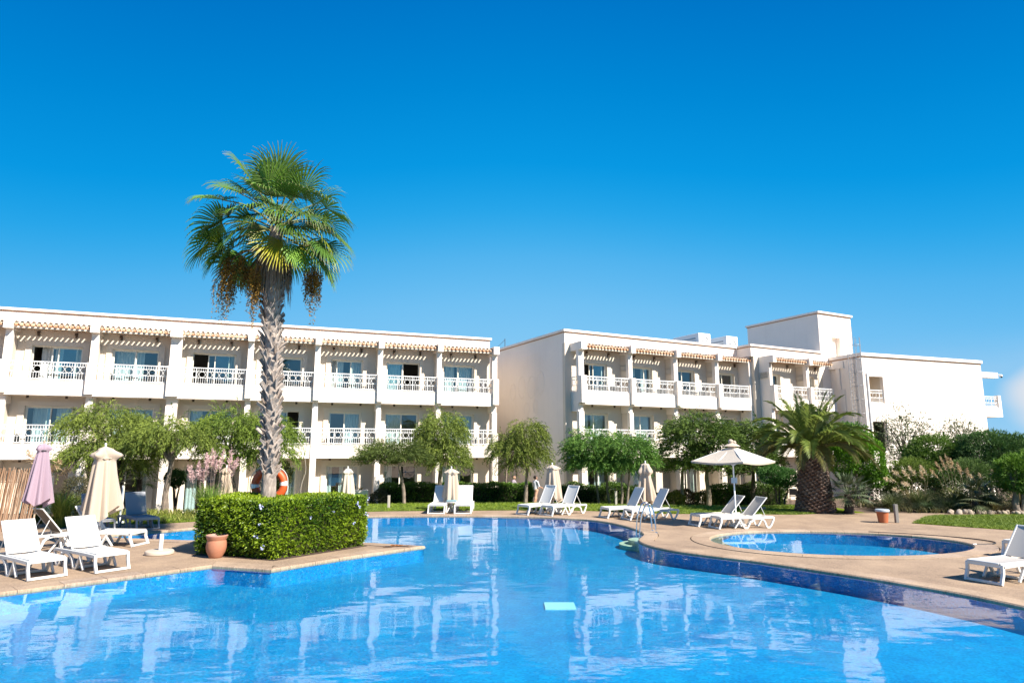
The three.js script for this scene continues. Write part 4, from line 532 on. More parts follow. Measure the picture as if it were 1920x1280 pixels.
{
  const t = thing('feather_palm', 'stout feather palm with a thick scaly trunk beside the far loungers', 'palm tree', at(12.15, 26.8)), r = rng(4711);
  const prof = y => y < 0.15 ? lerp(0.80, 0.76, y / 0.15) : y < 1.4 ? lerp(0.76, 0.58, (y - 0.15) / 1.25) : lerp(0.58, 0.50, clamp((y - 1.4) / 1.1));
  const tr = mesh('trunk', tube(range(0, 2.6, 0.26).map(y => V(-0.02 + 0.03 * y - 0.06 * sstep(0.8, 0, y) + 0.06, y, 0)), tt => prof(tt * 2.6) * 0.93, 22, 40), M.barkDark, t);
  const scale = () => { const g = new THREE.BoxGeometry(0.16, 0.10, 0.09, 2, 1, 1), p = g.attributes.position; for (let i = 0; i < p.count; i++) { if (p.getZ(i) > 0) { p.setY(i, p.getY(i) * 0.55 + 0.02); p.setX(i, p.getX(i) * 0.8); } if (Math.abs(p.getX(i)) > 0.05) p.setY(i, p.getY(i) * 0.5); } g.computeVertexNormals(); return metreUV(g); }, sg = scale(), sm = [bark([0.36, 0.25, 0.20], 0.01), bark([0.27, 0.17, 0.13], 0.01), bark([0.44, 0.33, 0.27], 0.01)];
  let k = 0; for (let i = 0; i < 560; i++) { const y = 0.06 + 2.5 * i / 560, a = (i * 2.39996) % 6.2832; if (Math.sin(a) < -0.1) continue; if (k++ > 297) break; const R = prof(y), m = mesh('leaf_scar', sg, sm[Math.floor(r() * 3)], tr); m.position.set(0.04 + Math.cos(a) * R * 0.97, y, Math.sin(a) * R * 0.97); m.rotation.y = Math.PI / 2 - a; m.rotateX(-0.25 - 0.3 * r()); m.rotateZ((r() - 0.5) * 0.5); const s = (R / 0.62) * (0.85 + 0.3 * r()); m.scale.set(s, 0.9 + 0.4 * r(), 1 + 0.7 * r()); }
  for (let i = 0; i < 54; i++) { const L = new Leaves(), a = i * 2.3999 + r() * 0.3, u = i / 53, el = lerp(1.45, 0.22, Math.pow(u, 0.8)) + (r() - 0.5) * 0.15, d = V(Math.cos(a) * Math.cos(el), Math.sin(el), Math.sin(a) * Math.cos(el)); featherFrond(L, r, V(0.05 + Math.cos(a) * 0.12, 2.45, Math.sin(a) * 0.12), d, lerp(2.25, 2.8, r()) * (u < 0.15 ? 0.9 : 1), u < 0.8 ? [[0.045, 0.085, 0.014], [0.20, 0.24, 0.045]] : [[0.05, 0.055, 0.012], [0.13, 0.12, 0.03]], u < 0.2 ? 0.9 : 1.3); mesh('frond', L.geo(), hardLeaf, t); }
  const L = new Leaves(); for (let i = 0; i < 160; i++) { const a = r() * 6.28, R = 0.35 + 0.15 * r(), q = V(Math.cos(a) * R, 2.2 + 0.3 * r(), Math.sin(a) * R), p = []; for (let j = 0; j <= 3; j++) p.push(V(q.x * (1 + 0.25 * j / 3), q.y + 0.5 * j / 3, q.z * (1 + 0.25 * j / 3))); L.strip(p, 0.09, [0.24, 0.15, 0.06], [0.16, 0.15, 0.03]); } mesh('leaf_bases', L.geo(), leafMat, t);
}
// --- trees in front of the hotels ---
const W = (c, n, o) => (s => B => weepingCrown(B, n, c, s, o));
tree('weeping_tree', 'broad weeping tree, leftmost of the trees before the long hotel', 'tree', -16.49, 27.5, [[0, 0, 0.1, 0.1, 0.16]], [[-0.54, 3.8, 0, 1.75, 1.1, 1.5], [-0.1, 2.75, -0.2, 1.75, 0.95, 1.5], [0.9, 3.2, 0.2, 1.0, 0.9, 1.2], [-1.4, 2.4, -0.2, 0.8, 0.7, 0.8], [0.5, 2.2, -0.5, 1.1, 0.7, 0.8]], W(G.weep, 2200)(1), { bark: M.barkDark });
tree('weeping_tree', 'weeping tree with a bare pale forked trunk left of the tall palm', 'tree', -13.82, 26.5, [[0, 0, 0.1, 0, 0.11, 2.35]], [[0.06, 3.3, 0, 1.4, 0.85, 1.2], [-0.9, 3.0, 0.1, 0.7, 0.6, 0.8], [0.9, 3.05, -0.1, 0.7, 0.6, 0.8]], W(G.weep, 912)(2), { bark: M.barkPale });
tree('weeping_tree', 'full weeping tree with leaning trunks just behind the tall palm trunk', 'tree', -11.6, 28, [[0, 0, -0.45, 0, 0.13], [0.75, 0.3, 0.15, 0, 0.13], [-0.9, 0.2, -0.15, 0, 0.1]], [[-0.38, 3.75, 0, 1.35, 1.05, 1.3], [1.03, 3.5, 0.2, 1.15, 1.05, 1.2], [-0.5, 2.85, -0.2, 0.95, 0.8, 0.9], [1.4, 2.7, 0.1, 0.8, 0.8, 0.8], [0.3, 2.5, 0.2, 0.8, 0.6, 0.7]], W([[0.045, 0.085, 0.012], [0.165, 0.225, 0.028]], 1710)(3));
tree('round_tree', 'low rounded olive-green tree on a thin leaning trunk right of the flowering hedge', 'tree', -5.03, 31, [[0, 0, -0.3, 0, 0.075]], [[-0.59, 2.5, 0, 1.55, 0.72, 1.4], [-1.2, 2.25, -0.1, 0.9, 0.5, 0.9], [0.3, 2.3, -0.1, 0.85, 0.55, 0.9]], B => weepingCrown(B, 1476, [[0.032, 0.055, 0.010], [0.115, 0.150, 0.030]], 4, { g: 0.07, steps: 6, len: 0.14, w: 0.028 }), { bark: M.barkPale });
tree('weeping_tree', 'tall narrow weeping tree at the right end of the long hotel', 'tree', -3.49, 32.5, [[0, 0, 0, 0, 0.11]], [[0.02, 3.75, 0, 1.05, 1.2, 1.1], [0.1, 2.75, -0.1, 1.05, 0.95, 1.0], [-0.5, 3.1, 0, 0.8, 0.8, 0.8], [0.4, 2.3, -0.3, 0.8, 0.6, 0.7]], W(G.weep, 1700)(5));
tree('weeping_tree', 'light weeping tree before the shaded gable between the two hotels', 'tree', 0.63, 31.5, [[0, 0, 0.1, 0, 0.085], [-0.95, 2.5, 0.1, 0, 0.06]], [[0.12, 3.4, 0, 0.72, 1.05, 0.8], [-0.5, 2.75, 0, 1.0, 0.8, 0.9], [0.35, 2.5, -0.1, 0.65, 0.75, 0.7], [-1.05, 3.0, 0.2, 0.5, 0.6, 0.6], [-0.3, 2.1, 0, 0.8, 0.5, 0.6]], W([[0.060, 0.085, 0.014], [0.165, 0.205, 0.030]], 1216)(6), { bark: M.barkPale });
tree('feathery_tree', 'bright feathery tree with two thin trunks below the right hotel corner, left of a pair', 'tree', 4.74, 32, [[-0.55, 0, -0.1, 0, 0.05], [0, 0, -0.25, 0, 0.055]], [[-0.92, 2.95, 0, 1.05, 1.0, 1.0], [-0.7, 2.3, -0.1, 1.0, 0.75, 0.8], [-1.3, 2.2, 0, 0.6, 0.6, 0.6]], B => weepingCrown(B, 1500, G.fresh, 7, { g: 0.13, steps: 8, w: 0.03 }), { bark: M.bark });
tree('feathery_tree', 'bright feathery tree with two thin trunks below the right hotel corner, right of a pair', 'tree', 5.17, 31.5, [[0, 0, 0.1, 0, 0.055], [0.28, 0, 0.15, 0, 0.06]], [[0.23, 2.85, 0, 1.2, 0.9, 1.05], [0.8, 2.35, -0.1, 0.75, 0.75, 0.8], [-0.4, 2.2, 0, 0.8, 0.65, 0.7], [0.3, 2.0, 0, 0.8, 0.5, 0.7]], B => weepingCrown(B, 1650, G.fresh, 8, { g: 0.13, steps: 8, w: 0.03 }), { bark: M.barkPale });
tree('leafy_tree', 'large dense dark-green tree behind the open parasol', 'tree', 10.18, 34.5, [[0, 0, 0, 0, 0.12], [-1.2, 0.6, 0.1, 0, 0.10]], [[-0.3, 3.8, 0, 1.8, 1.3, 1.5], [0.9, 3.1, 0, 1.2, 1.0, 1.2], [-1.3, 3.0, 0, 1.0, 0.9, 1.0], [0.1, 2.4, -0.1, 1.6, 0.8, 1.2], [-1.2, 2.2, 0, 0.9, 0.6, 0.9], [1.2, 2.2, 0, 0.9, 0.6, 0.9]], B => weepingCrown(B, 2900, G.weepDark, 9, { g: 0.11, steps: 7, len: 0.14, w: 0.04 }), { bark: M.barkPale });
tree('leafy_tree', 'dense dark-green tree between the open parasol and the feather palm', 'tree', 12.69, 35, [[0, 0, 0.1, 0, 0.11]], [[0.21, 3.6, 0, 1.1, 1.15, 1.1], [0.3, 2.5, 0, 1.15, 0.9, 1.0], [0, 2.0, 0, 1.1, 0.6, 0.9]], B => weepingCrown(B, 1500, G.weepDark, 10, { g: 0.11, steps: 7, len: 0.14, w: 0.04 }), { bark: M.barkDark });
tree('small_tree', 'small flat-topped bright green tree on thin dark stems left of the feather palm', 'tree', 12.54, 31, [[-0.1, 0, -0.2, 0, 0.04, 1.2], [0.15, 0, 0.2, 0, 0.04, 1.2], [0.02, 0.2, 0.05, 0, 0.035, 1.2]], [[-0.25, 1.75, 0, 0.7, 0.42, 0.6], [0.4, 1.6, 0, 0.5, 0.4, 0.5]], B => denseCrown(B, 3600, [[0.022, 0.085, 0.016], [0.085, 0.185, 0.040]], 11, { len: 0.10, w: 0.03 }), { bark: M.barkDark });
tree('leafy_tree', 'round-headed green tree on a leaning trunk behind the feather palm', 'tree', 15.3, 33, [[0, 0, -0.2, 0, 0.16, 2.9]], [[1.5, 3.75, 0, 1.2, 0.7, 1.0], [0.4, 3.6, 0, 0.9, 0.6, 0.9]], B => denseCrown(B, 3800, G.fresh, 12, { len: 0.13, w: 0.04 }), { bark: M.barkPale });
tree('clipped_tree', 'bright clipped bushy tree right of the feather palm', 'tree', 15.4, 29.5, [[0, 0, 0.05, 0, 0.07, 1.3], [-0.35, 0.2, -0.1, 0, 0.05, 1.4], [0.5, 0.1, 0.1, 0, 0.05, 1.3]], [[-0.55, 2.35, 0, 0.66, 0.9, 0.75], [0.55, 2.3, 0, 0.7, 1.0, 0.8], [0, 2.7, 0.1, 0.8, 0.6, 0.7], [0.75, 1.6, -0.1, 0.5, 0.55, 0.5]], B => denseCrown(B, 9500, [[0.030, 0.100, 0.006], [0.135, 0.270, 0.012]], 13, { len: 0.10, w: 0.035, top: 0.25, lift: 0.4, shell: 0.7 }), { bark: M.barkPale });
tree('slender_tree', 'sparse slender-leaved tree before the white wing wall', 'tree', 19.67, 33, [[0, 0, 0.1, 0, 0.06, 2.4]], [[0.1, 3.4, 0, 1.2, 1.2, 1.1], [0.1, 4.4, 0, 0.55, 1.15, 0.5], [1.15, 4.2, 0, 0.5, 0.75, 0.5], [-0.9, 4.2, 0, 0.5, 0.8, 0.5], [0.2, 2.6, -0.2, 1.3, 0.7, 1.1]], B => denseCrown(B, 1750, G.grey, 14, { len: 0.17, w: 0.035, shell: 0.1, spray: 3, lift: 0.1, rag: 0.25 }), { bark: M.bark });
tree('slender_tree', 'sparse slender-leaved tree at the far end of the white wing', 'tree', 24.86, 36, [[0, 0, 0.1, 0, 0.06, 3]], [[0.1, 3.7, 0, 1.5, 0.9, 1.1], [-0.4, 4.3, 0, 0.9, 0.75, 0.7], [1.6, 3.7, 0, 0.8, 0.6, 0.6], [3.0, 3.5, 0, 0.7, 0.5, 0.5]], B => denseCrown(B, 1150, G.grey, 15, { len: 0.18, w: 0.035, shell: 0.1, lift: 0.1, rag: 0.25 }));
tree('leafy_shrub', 'rounded mid-green shrub before the wing wall, left of the big dark one', 'shrub', 19.62, 31, [[0, 0, 0.2, 0, 0.07, 1.6], [0.4, 0, 0.3, 0, 0.05, 1.6]], [[0.33, 2.85, 0, 1.2, 0.75, 1.0], [-0.4, 2.4, -0.2, 0.8, 0.6, 0.8], [1.0, 2.35, -0.1, 0.7, 0.6, 0.7]], B => denseCrown(B, 5600, [[0.024, 0.06, 0.010], [0.105, 0.175, 0.022]], 16, { len: 0.14, w: 0.035, top: 0.4 }));
tree('leafy_shrub', 'big dark glossy shrub, rightmost before the wing', 'shrub', 21.64, 30, [[0, 0, 0.1, 0, 0.09, 1.6], [-0.4, 0, -0.2, 0, 0.06, 1.5]], [[0.0, 2.75, 0, 1.35, 0.85, 1.1], [1.15, 2.7, 0, 0.9, 0.75, 0.9], [-0.7, 2.35, -0.2, 0.8, 0.6, 0.8], [0.6, 2.1, -0.3, 1.0, 0.6, 0.8], [2.2, 2.6, 0.3, 0.9, 0.8, 0.8]], B => denseCrown(B, 8000, G.dark, 17, { len: 0.17, w: 0.035, top: 0.3 }));
tree('leafy_shrub', 'bright leafy shrub on a stubby trunk at the right edge', 'shrub', 19.73, 26, [[0, 0, -0.05, 0, 0.12, 1.1], [0.15, 0, 0.2, 0, 0.08, 1.1]], [[0.12, 1.6, 0, 0.72, 0.72, 0.7], [0.8, 1.7, 0, 0.7, 0.8, 0.7]], B => denseCrown(B, 5200, [[0.022, 0.075, 0.010], [0.115, 0.205, 0.020]], 18, { len: 0.13, w: 0.032, top: 0.2 }), { bark: M.barkPale });
tree('leafy_shrub', 'low yellow-green shrub between the clipped tree and the pampas grass', 'shrub', 17.73, 29.5, [[0, 0, 0.1, 0, 0.05, 1.2]], [[0.1, 1.85, 0, 0.85, 0.5, 0.8], [0.7, 1.5, -0.2, 0.6, 0.4, 0.6], [-0.6, 1.4, 0, 0.5, 0.5, 0.6]], B => denseCrown(B, 3800, [[0.05, 0.085, 0.012], [0.15, 0.21, 0.03]], 19, { len: 0.12, w: 0.022, lift: 0.6 }));
tree('leafy_shrub', 'mid-green spreading shrub below the big dark one', 'shrub', 19.64, 28.5, [[0, 0, 0.1, 0, 0.05, 1.1]], [[0.0, 1.75, 0, 0.9, 0.5, 0.8], [0.8, 1.5, -0.1, 0.7, 0.45, 0.7], [-0.8, 1.35, 0, 0.6, 0.45, 0.6]], B => denseCrown(B, 3800, [[0.03, 0.07, 0.014], [0.11, 0.17, 0.04]], 20, { len: 0.12, w: 0.02, lift: 0.5 }));
tree('cloud_pruned_tree', 'small dark tree pruned into a ball on crooked stems left of the tall palm', 'tree', -14.62, 29, [[0, 0, -0.2, 0, 0.06, 1.5], [-0.1, 0, 0.15, 0, 0.045, 1.4]], [[-0.16, 1.85, 0, 0.42, 0.36, 0.4]], B => denseCrown(B, 2200, G.dark, 21, { len: 0.07, w: 0.03 }), { bark: M.barkDark });
tree('round_topiary', 'dark olive ball topiary beside the palm trunk and lifebuoy', 'topiary', -10.09, 29, [[0, 0, 0, 0, 0.06, 1.5]], [[-0.05, 1.85, 0, 0.46, 0.56, 0.46]], B => denseCrown(B, 3200, G.olive, 22, { len: 0.06, w: 0.025, shell: 0.75 }), { bark: M.barkDark });
tree('dark_shrub', 'dark wispy shrub behind the beige closed parasol', 'shrub', -16.02, 24.5, [[0, 0, 0, 0, 0.04, 0.7]], [[0, 1.1, 0, 0.5, 0.5, 0.5], [0.3, 0.6, 0, 0.4, 0.4, 0.4]], B => denseCrown(B, 2200, [[0.03, 0.032, 0.014], [0.09, 0.085, 0.035]], 23, { len: 0.12, w: 0.015 }), { bark: M.barkDark });
// clipped hedges
hedge('flower_hedge', 'bright green clipped hedge with pale blue flowers on the pool island', 'hedge', [[-7.6, 16.05], [-5.37, 15.2], [-3.8, 17.45], [-4.0, 17.85], [-7.5, 18.0]], 0.0, 1.27, 30000, G.hedge, 61, { len: 0.075, w: 0.030, top: 0.1, lump: 0.06 });
{ // plumbago flowers on it
  const h = scene.children.find(o => o.name === 'flower_hedge'), r = rng(62), fm = std([0.52, 0.56, 0.86], 0.7), g = (() => { const L = []; for (let i = 0; i < 6; i++) { const a = r() * 6.28, q = rdir(r); L.push(new THREE.CircleGeometry(0.017, 5).rotateX(q.x).rotateY(q.z * 2).translate(q.x * 0.03, q.y * 0.025, q.z * 0.03)); } return merge(L); })();
  const c = h.position, edges = [[[-7.6, 16.05], [-5.37, 15.2]], [[-5.37, 15.2], [-3.8, 17.45]], [[-5.37, 15.2], [-3.8, 17.45]], [[-3.8, 17.45], [-4.0, 17.85]]];
  for (let k = 0; k < 18; k++) { const e = edges[k % 4], u = k % 4 === 1 ? 0.3 + 0.7 * Math.sqrt(r()) : r(), X = lerp(e[0][0], e[1][0], u), F = lerp(e[0][1], e[1][1], u), m = mesh('flower', g, fm, h), dx = e[1][0] - e[0][0], df = e[1][1] - e[0][1], l = Math.hypot(dx, df); m.position.set(X + df / l * 0.07 - c.x, 0.25 + 0.95 * r(), -(F - dx / l * 0.07) - c.z); m.rotation.set(r() * 3, r() * 3, 0); const s = 0.8 + 0.9 * r(); m.scale.set(s, s, s); }
}
hedge('clipped_hedge', 'long dark clipped hedge along the lawn before the gap between the hotels', 'hedge', box4(-2.85, 33.9, 3.85, 0.5, 0.02), -0.6, 1.32, 15000, [[0.020, 0.055, 0.008], [0.10, 0.185, 0.018]], 63, { len: 0.10, w: 0.04, top: 0.35, lump: 0.1 });
hedge('clipped_hedge', 'dark clipped hedge with gaps below the right hotel corner', 'hedge', box4(4.6, 34.3, 2.3, 0.45, 0.05), -0.62, 1.22, 8000, [[0.016, 0.040, 0.008], [0.075, 0.135, 0.018]], 64, { len: 0.11, w: 0.04, top: 0.4, lump: 0.16 });
hedge('clipped_hedge', 'low green hedge behind the open parasol pole', 'hedge', box4(12.9, 36.4, 2.3, 0.4, 0.3), -0.62, 1.15, 6500, [[0.022, 0.055, 0.010], [0.10, 0.16, 0.025]], 65, { len: 0.11, w: 0.04, top: 0.3, lump: 0.14 });
[[8.65, 35.2, 0.5, 0.42, 'yellowish'], [9.4, 36.2, 0.55, 0.45, 'reddish'], [10.35, 35.6, 0.5, 0.42, 'olive'], [11.05, 36.2, 0.55, 0.42, 'brownish'], [7.75, 35.6, 0.42, 0.36, 'small green']].forEach(([X, F, s, hh, c], i) => { const col = [[[0.05, 0.06, 0.012], [0.16, 0.17, 0.03]], [[0.06, 0.035, 0.02], [0.14, 0.10, 0.04]], [[0.05, 0.05, 0.015], [0.14, 0.14, 0.04]], [[0.06, 0.045, 0.02], [0.15, 0.12, 0.05]], [[0.03, 0.06, 0.012], [0.10, 0.15, 0.03]]][i]; tree('round_bush', c + ' rounded bush on the lawn edge, ' + ['left of the dark tree trunk', 'just behind the dark tree trunk', 'right of the dark tree trunk', 'next to the low green hedge', 'beside the terrace chair'][i], 'bush', X, F, [[0, 0, 0, 0, 0.04, 0.3]], [[0, hh + 0.1, 0, s, hh, s]], B => denseCrown(B, 1900, col, 70 + i, { len: 0.09, w: 0.035, shell: 0.75 }), { bark: M.barkDark }); });
tree('round_bush', 'dark round bush at the left end of the long clipped hedge', 'bush', -6.55, 33.0, [[0, 0, 0, 0, 0.04, 0.3]], [[0, 0.6, 0, 0.5, 0.5, 0.5]], B => denseCrown(B, 1900, [[0.025, 0.03, 0.016], [0.08, 0.09, 0.05]], 76, { len: 0.08, w: 0.035, shell: 0.75 }), { bark: M.barkDark });
// grasses, pampas and the rest of the beds
function pampas(name, label, X, F, n, h, sp, plumes, c, pc, seed, group) {
  const t = thing(name, label, 'grass', at(X, F), 0, group), r = rng(seed), L = new Leaves(); grassTuft(L, r, 0, 0, 0, n, h, sp, c, 0.022); mesh('blades', L.geo(), leafMat, t);
  for (const [dx, dy, lx, l, w] of plumes) { const K = new Leaves(), b = V(dx, dy, (r() - 0.5) * 0.4), e = V(dx + lx, dy + l, b.z + (r() - 0.5) * 0.1); plume(K, r, b, e, w, pc); const m = mesh('plume', K.geo(), leafMat, t); mesh('stem', tube([V(dx * 0.25, 0.1, b.z * 0.3), V(dx * 0.75, dy * 0.6, b.z * 0.8), b, e], [0.008, 0.007, 0.006, 0.003], 5, 10), std([0.34, 0.28, 0.15], 0.9), m); }
}
const pc = [[0.40, 0.31, 0.20], [0.66, 0.54, 0.38]], pb = [[0.30, 0.21, 0.12], [0.52, 0.38, 0.23]];
pampas('pampas_grass', 'pampas grass with arching cream plumes right of the clipped tree', 16.9, 27.6, 300, 1.05, 0.9, [[-0.9, 1.2, -0.5, 0.1, 0.13], [-0.55, 1.3, -0.4, 0.35, 0.13], [-0.25, 1.25, -0.35, 0.4, 0.14], [0.05, 1.35, -0.3, 0.45, 0.14], [0.3, 1.2, -0.15, 0.42, 0.13], [0.45, 1.4, -0.25, 0.45, 0.12], [-0.75, 0.85, -0.4, 0.0, 0.12], [-0.35, 1.0, -0.45, 0.15, 0.13]], [[0.05, 0.08, 0.025], [0.15, 0.16, 0.06]], pc, 81);
pampas('pampas_grass', 'pampas grass with upright tan plumes in the middle of the right bed', 18.35, 27.4, 320, 1.15, 0.85, [[-0.5, 1.55, -0.25, 0.45, 0.09], [-0.3, 1.6, -0.25, 0.6, 0.10], [-0.15, 1.6, -0.2, 0.75, 0.10], [0.0, 1.55, -0.12, 0.6, 0.10], [0.18, 1.45, -0.08, 0.55, 0.10], [0.35, 1.35, -0.05, 0.5, 0.09], [0.5, 1.3, 0.05, 0.45, 0.09], [-0.65, 1.3, -0.35, 0.4, 0.09]], [[0.06, 0.09, 0.022], [0.20, 0.20, 0.06]], pb, 82);
pampas('pampas_grass', 'pampas grass with a few pale plumes near the stubby-trunked shrub', 19.2, 26.9, 260, 1.0, 0.8, [[-0.35, 1.2, -0.3, 0.3, 0.10], [0.1, 1.15, -0.2, 0.4, 0.09], [0.4, 1.45, 0.15, 0.2, 0.13], [0.7, 1.0, -0.15, 0.4, 0.09], [0.9, 1.35, -0.05, 0.35, 0.07]], [[0.05, 0.08, 0.025], [0.16, 0.17, 0.06]], pc, 83);
pampas('tall_grass', 'low olive grass clump below the clipped tree on the right', 16.0, 27.9, 260, 0.75, 0.7, [], [[0.045, 0.07, 0.02], [0.13, 0.14, 0.05]], pc, 84);
pampas('tall_grass', 'green grass clump left of the white wing gap in the right bed', 17.6, 26.8, 260, 0.7, 0.75, [], [[0.035, 0.065, 0.022], [0.10, 0.13, 0.05]], pc, 85);
pampas('tall_grass', 'dry yellowish grass clump behind the border stones', 18.9, 26.2, 240, 0.6, 0.7, [], [[0.12, 0.10, 0.03], [0.26, 0.21, 0.09]], pc, 86);
pampas('tall_grass', 'mixed grass clump at the right edge of the bed', 20.3, 26.4, 240, 0.75, 0.8, [], [[0.06, 0.08, 0.025], [0.2, 0.18, 0.07]], pc, 87);
pampas('tall_grass', 'reddish-brown dry grass at the foot of the stubby-trunked shrub', 19.6, 26.5, 180, 0.42, 0.6, [], [[0.12, 0.07, 0.035], [0.26, 0.16, 0.08]], pc, 88);
pampas('pampas_grass', 'pampas grass with big tan drooping plumes beside the reed fence', -16.1, 22.6, 260, 1.15, 0.7, [[-0.3, 1.9, -0.35, 0.55, 0.2], [-0.1, 1.7, 0.1, 0.35, 0.2], [0.3, 1.75, 0.35, 0.35, 0.2], [0.55, 1.6, 0.4, 0.2, 0.18], [0.0, 1.5, 0.4, 0.3, 0.18]], [[0.05, 0.09, 0.02], [0.17, 0.20, 0.06]], pb, 89);
pampas('tall_grass', 'tall fresh green grass between the lilac and beige parasols', -14.6, 21.6, 420, 1.25, 0.8, [], [[0.11, 0.18, 0.02], [0.32, 0.36, 0.07]], pc, 90);
pampas('tall_grass', 'tall green grass below the pinkish plumes left of the tall palm', -11.2, 24.6, 420, 1.35, 0.9, [], [[0.07, 0.14, 0.025], [0.22, 0.30, 0.06]], pc, 91);

// more grasses and low shrubs that fill the right bed
[[15.6, 27.4, 0.7], [16.4, 28.6, 0.85], [17.3, 28.4, 0.95], [18.2, 28.6, 1.0], [19.0, 28.0, 0.95], [20.0, 27.6, 0.9], [20.9, 27.2, 0.85], [18.0, 27.0, 0.6], [19.3, 26.6, 0.55], [20.4, 26.6, 0.6], [21.5, 27.8, 1.0], [16.9, 27.0, 0.55]].forEach(([X, F, h], i) => pampas('tall_grass', ['olive', 'grey-green', 'dry straw-coloured', 'dark green'][i % 4] + ' grass clump in the right bed, ' + ['left of the cream plumes', 'behind the cream plumes', 'between the two plumed clumps', 'behind the tan plumes', 'behind the pale plumes', 'left of the stubby-trunked shrub', 'right of the stubby-trunked shrub', 'before the tan plumes', 'before the pale plumes', 'below the stubby-trunked shrub', 'at the far right edge', 'before the cream plumes'][i], X, F, 300, h, 0.8, [], [[[0.045, 0.07, 0.02], [0.13, 0.14, 0.05]], [[0.05, 0.065, 0.035], [0.13, 0.14, 0.08]], [[0.12, 0.095, 0.035], [0.24, 0.19, 0.09]], [[0.025, 0.055, 0.018], [0.08, 0.12, 0.04]]][i % 4], pc, 300 + i));
tree('leafy_shrub', 'dark low shrub filling the bed between wing wall and pampas grass', 'shrub', 18.6, 31.5, [[0, 0, 0, 0, 0.06, 0.4]], [[-1.2, 0.9, 0, 1.3, 0.9, 0.9], [0.6, 0.9, 0.2, 1.5, 1.0, 0.9], [2.4, 0.9, 0, 1.4, 1.0, 0.9]], B => denseCrown(B, 6500, [[0.018, 0.04, 0.010], [0.07, 0.11, 0.025]], 330, { len: 0.15, w: 0.04 }));
tree('leafy_shrub', 'dark shrub mass behind the stubby-trunked shrub at the right edge', 'shrub', 24.2, 31, [[0, 0, 0, 0, 0.08, 0.8]], [[0, 1.8, 0, 1.4, 1.2, 1.0], [1.8, 2.0, 0.3, 1.6, 1.3, 1.0], [-1.3, 1.0, -0.3, 1.2, 0.9, 0.9], [3.8, 1.9, 0.3, 1.6, 1.3, 1.0]], B => denseCrown(B, 9000, G.dark, 331, { len: 0.17, w: 0.045, top: 0.3 }));
{ // pinkish feathery shrub
  const t = thing('plume_shrub', 'shrub of pinkish feathery plumes between the weeping trees and the hedge', 'shrub', at(-11.35, 25.2)), r = rng(92); const st = [];
  for (let k = 0; k < 24; k++) { const K = new Leaves(), dx = -1.1 + 2.0 * r(), hh = (dx < -0.4 ? 1.1 : 1.45) + 0.4 * r(), z = (r() - 0.5) * 0.6; plume(K, r, V(dx * 0.85, hh, z), V(dx, hh + 0.5 + 0.25 * r(), z), 0.12, [[0.38, 0.25, 0.24], [0.62, 0.45, 0.44]]); mesh('plume', K.geo(), leafMat, t); st.push(tube([V(dx * 0.3, 0, z * 0.5), V(dx * 0.7, hh * 0.6, z), V(dx * 0.85, hh, z)], [0.014, 0.01, 0.006], 5, 6)); } mesh('stems', st, M.barkPale, t);
}
{ // low wild grass strips in the beds (nobody could count the blades)
  const r = rng(93), L = new Leaves(); for (let k = 0; k < 620; k++) { const X = -16.5 + 6.8 * r(), F = edgeF(X) + 0.1 + r() * 4.2; grassTuft(L, r, X, -F, height(X, F), 7, 0.28, 0.22, [[0.12, 0.15, 0.025], [0.32, 0.32, 0.08]], 0.018); }
  for (let k = 0; k < 420; k++) { const X = 15.2 + 7 * r(), F = 26.3 + r() * 3.5; grassTuft(L, r, X, -F, height(X, F), 7, 0.3, 0.25, [[0.06, 0.075, 0.025], [0.2, 0.17, 0.07]], 0.018); }
  const g = mesh('wild_grass', L.geo(), leafMat, scene); tag(g, 'low wild grass covering the planting beds left and right', 'grass', null, 'stuff');
}
function smallFanPalm(name, label, X, F, h, n, c, seed, tr) {
  const t = thing(name, label, 'palm tree', at(X, F)), r = rng(seed); mesh('trunk', tube([V(0, 0, 0), V(0.02, h * 0.5, 0), V(0, h, 0)], [tr * 1.2, tr, tr * 0.8], 9, 14, (tt, a, l) => 1 + 0.14 * Math.sin(l * 70 + a * 4)), M.barkDark, t);
  for (let k = 0; k < n; k++) { const L = new Leaves(), a = k * 2.4 + r(), el = lerp(1.35, -0.5, k / n), d = V(Math.cos(a) * Math.cos(el), Math.sin(el), Math.sin(a) * Math.cos(el)), pet = 0.45 + 0.2 * r(), e = V(0, h, 0).addScaledVector(d, pet), s = V().crossVectors(d, V(0, 1, 0)).normalize(); for (let i = 0; i < 17; i++) { const an = (i / 16 * 2 - 1) * 1.75, dd = d.clone().multiplyScalar(Math.cos(an)).addScaledVector(s, Math.sin(an)), p = []; for (let j = 0; j <= 3; j++) p.push(e.clone().addScaledVector(dd, 0.5 * j / 3).add(V(0, -0.10 * (j / 3) ** 2, 0))); L.strip(p, 0.045, mixc(c[0], c[1], r()), mixc(c[0], c[1], r())); } L.strip([V(0, h - 0.05, 0), e.clone().multiplyScalar(0.5).add(V(0, h * 0.5, 0)), e], 0.03, c[1], c[1]); mesh('frond', L.geo(), hardLeaf, t); }
}
smallFanPalm('dwarf_fan_palm', 'grey-green dwarf fan palm right against the feather palm trunk', 13.25, 26.2, 0.75, 34, [[0.045, 0.07, 0.035], [0.14, 0.17, 0.09]], 95, 0.16);
smallFanPalm('dwarf_fan_palm', 'dark dwarf fan palm in front of the ground-floor window on the left', -16.0, 28.4, 1.5, 24, [[0.02, 0.05, 0.012], [0.07, 0.12, 0.025]], 96, 0.09);
smallFanPalm('dwarf_fan_palm', 'dwarf fan palm with a stub trunk behind the border stones', 18.45, 26.5, 0.55, 20, [[0.05, 0.07, 0.03], [0.14, 0.15, 0.07]], 97, 0.13);

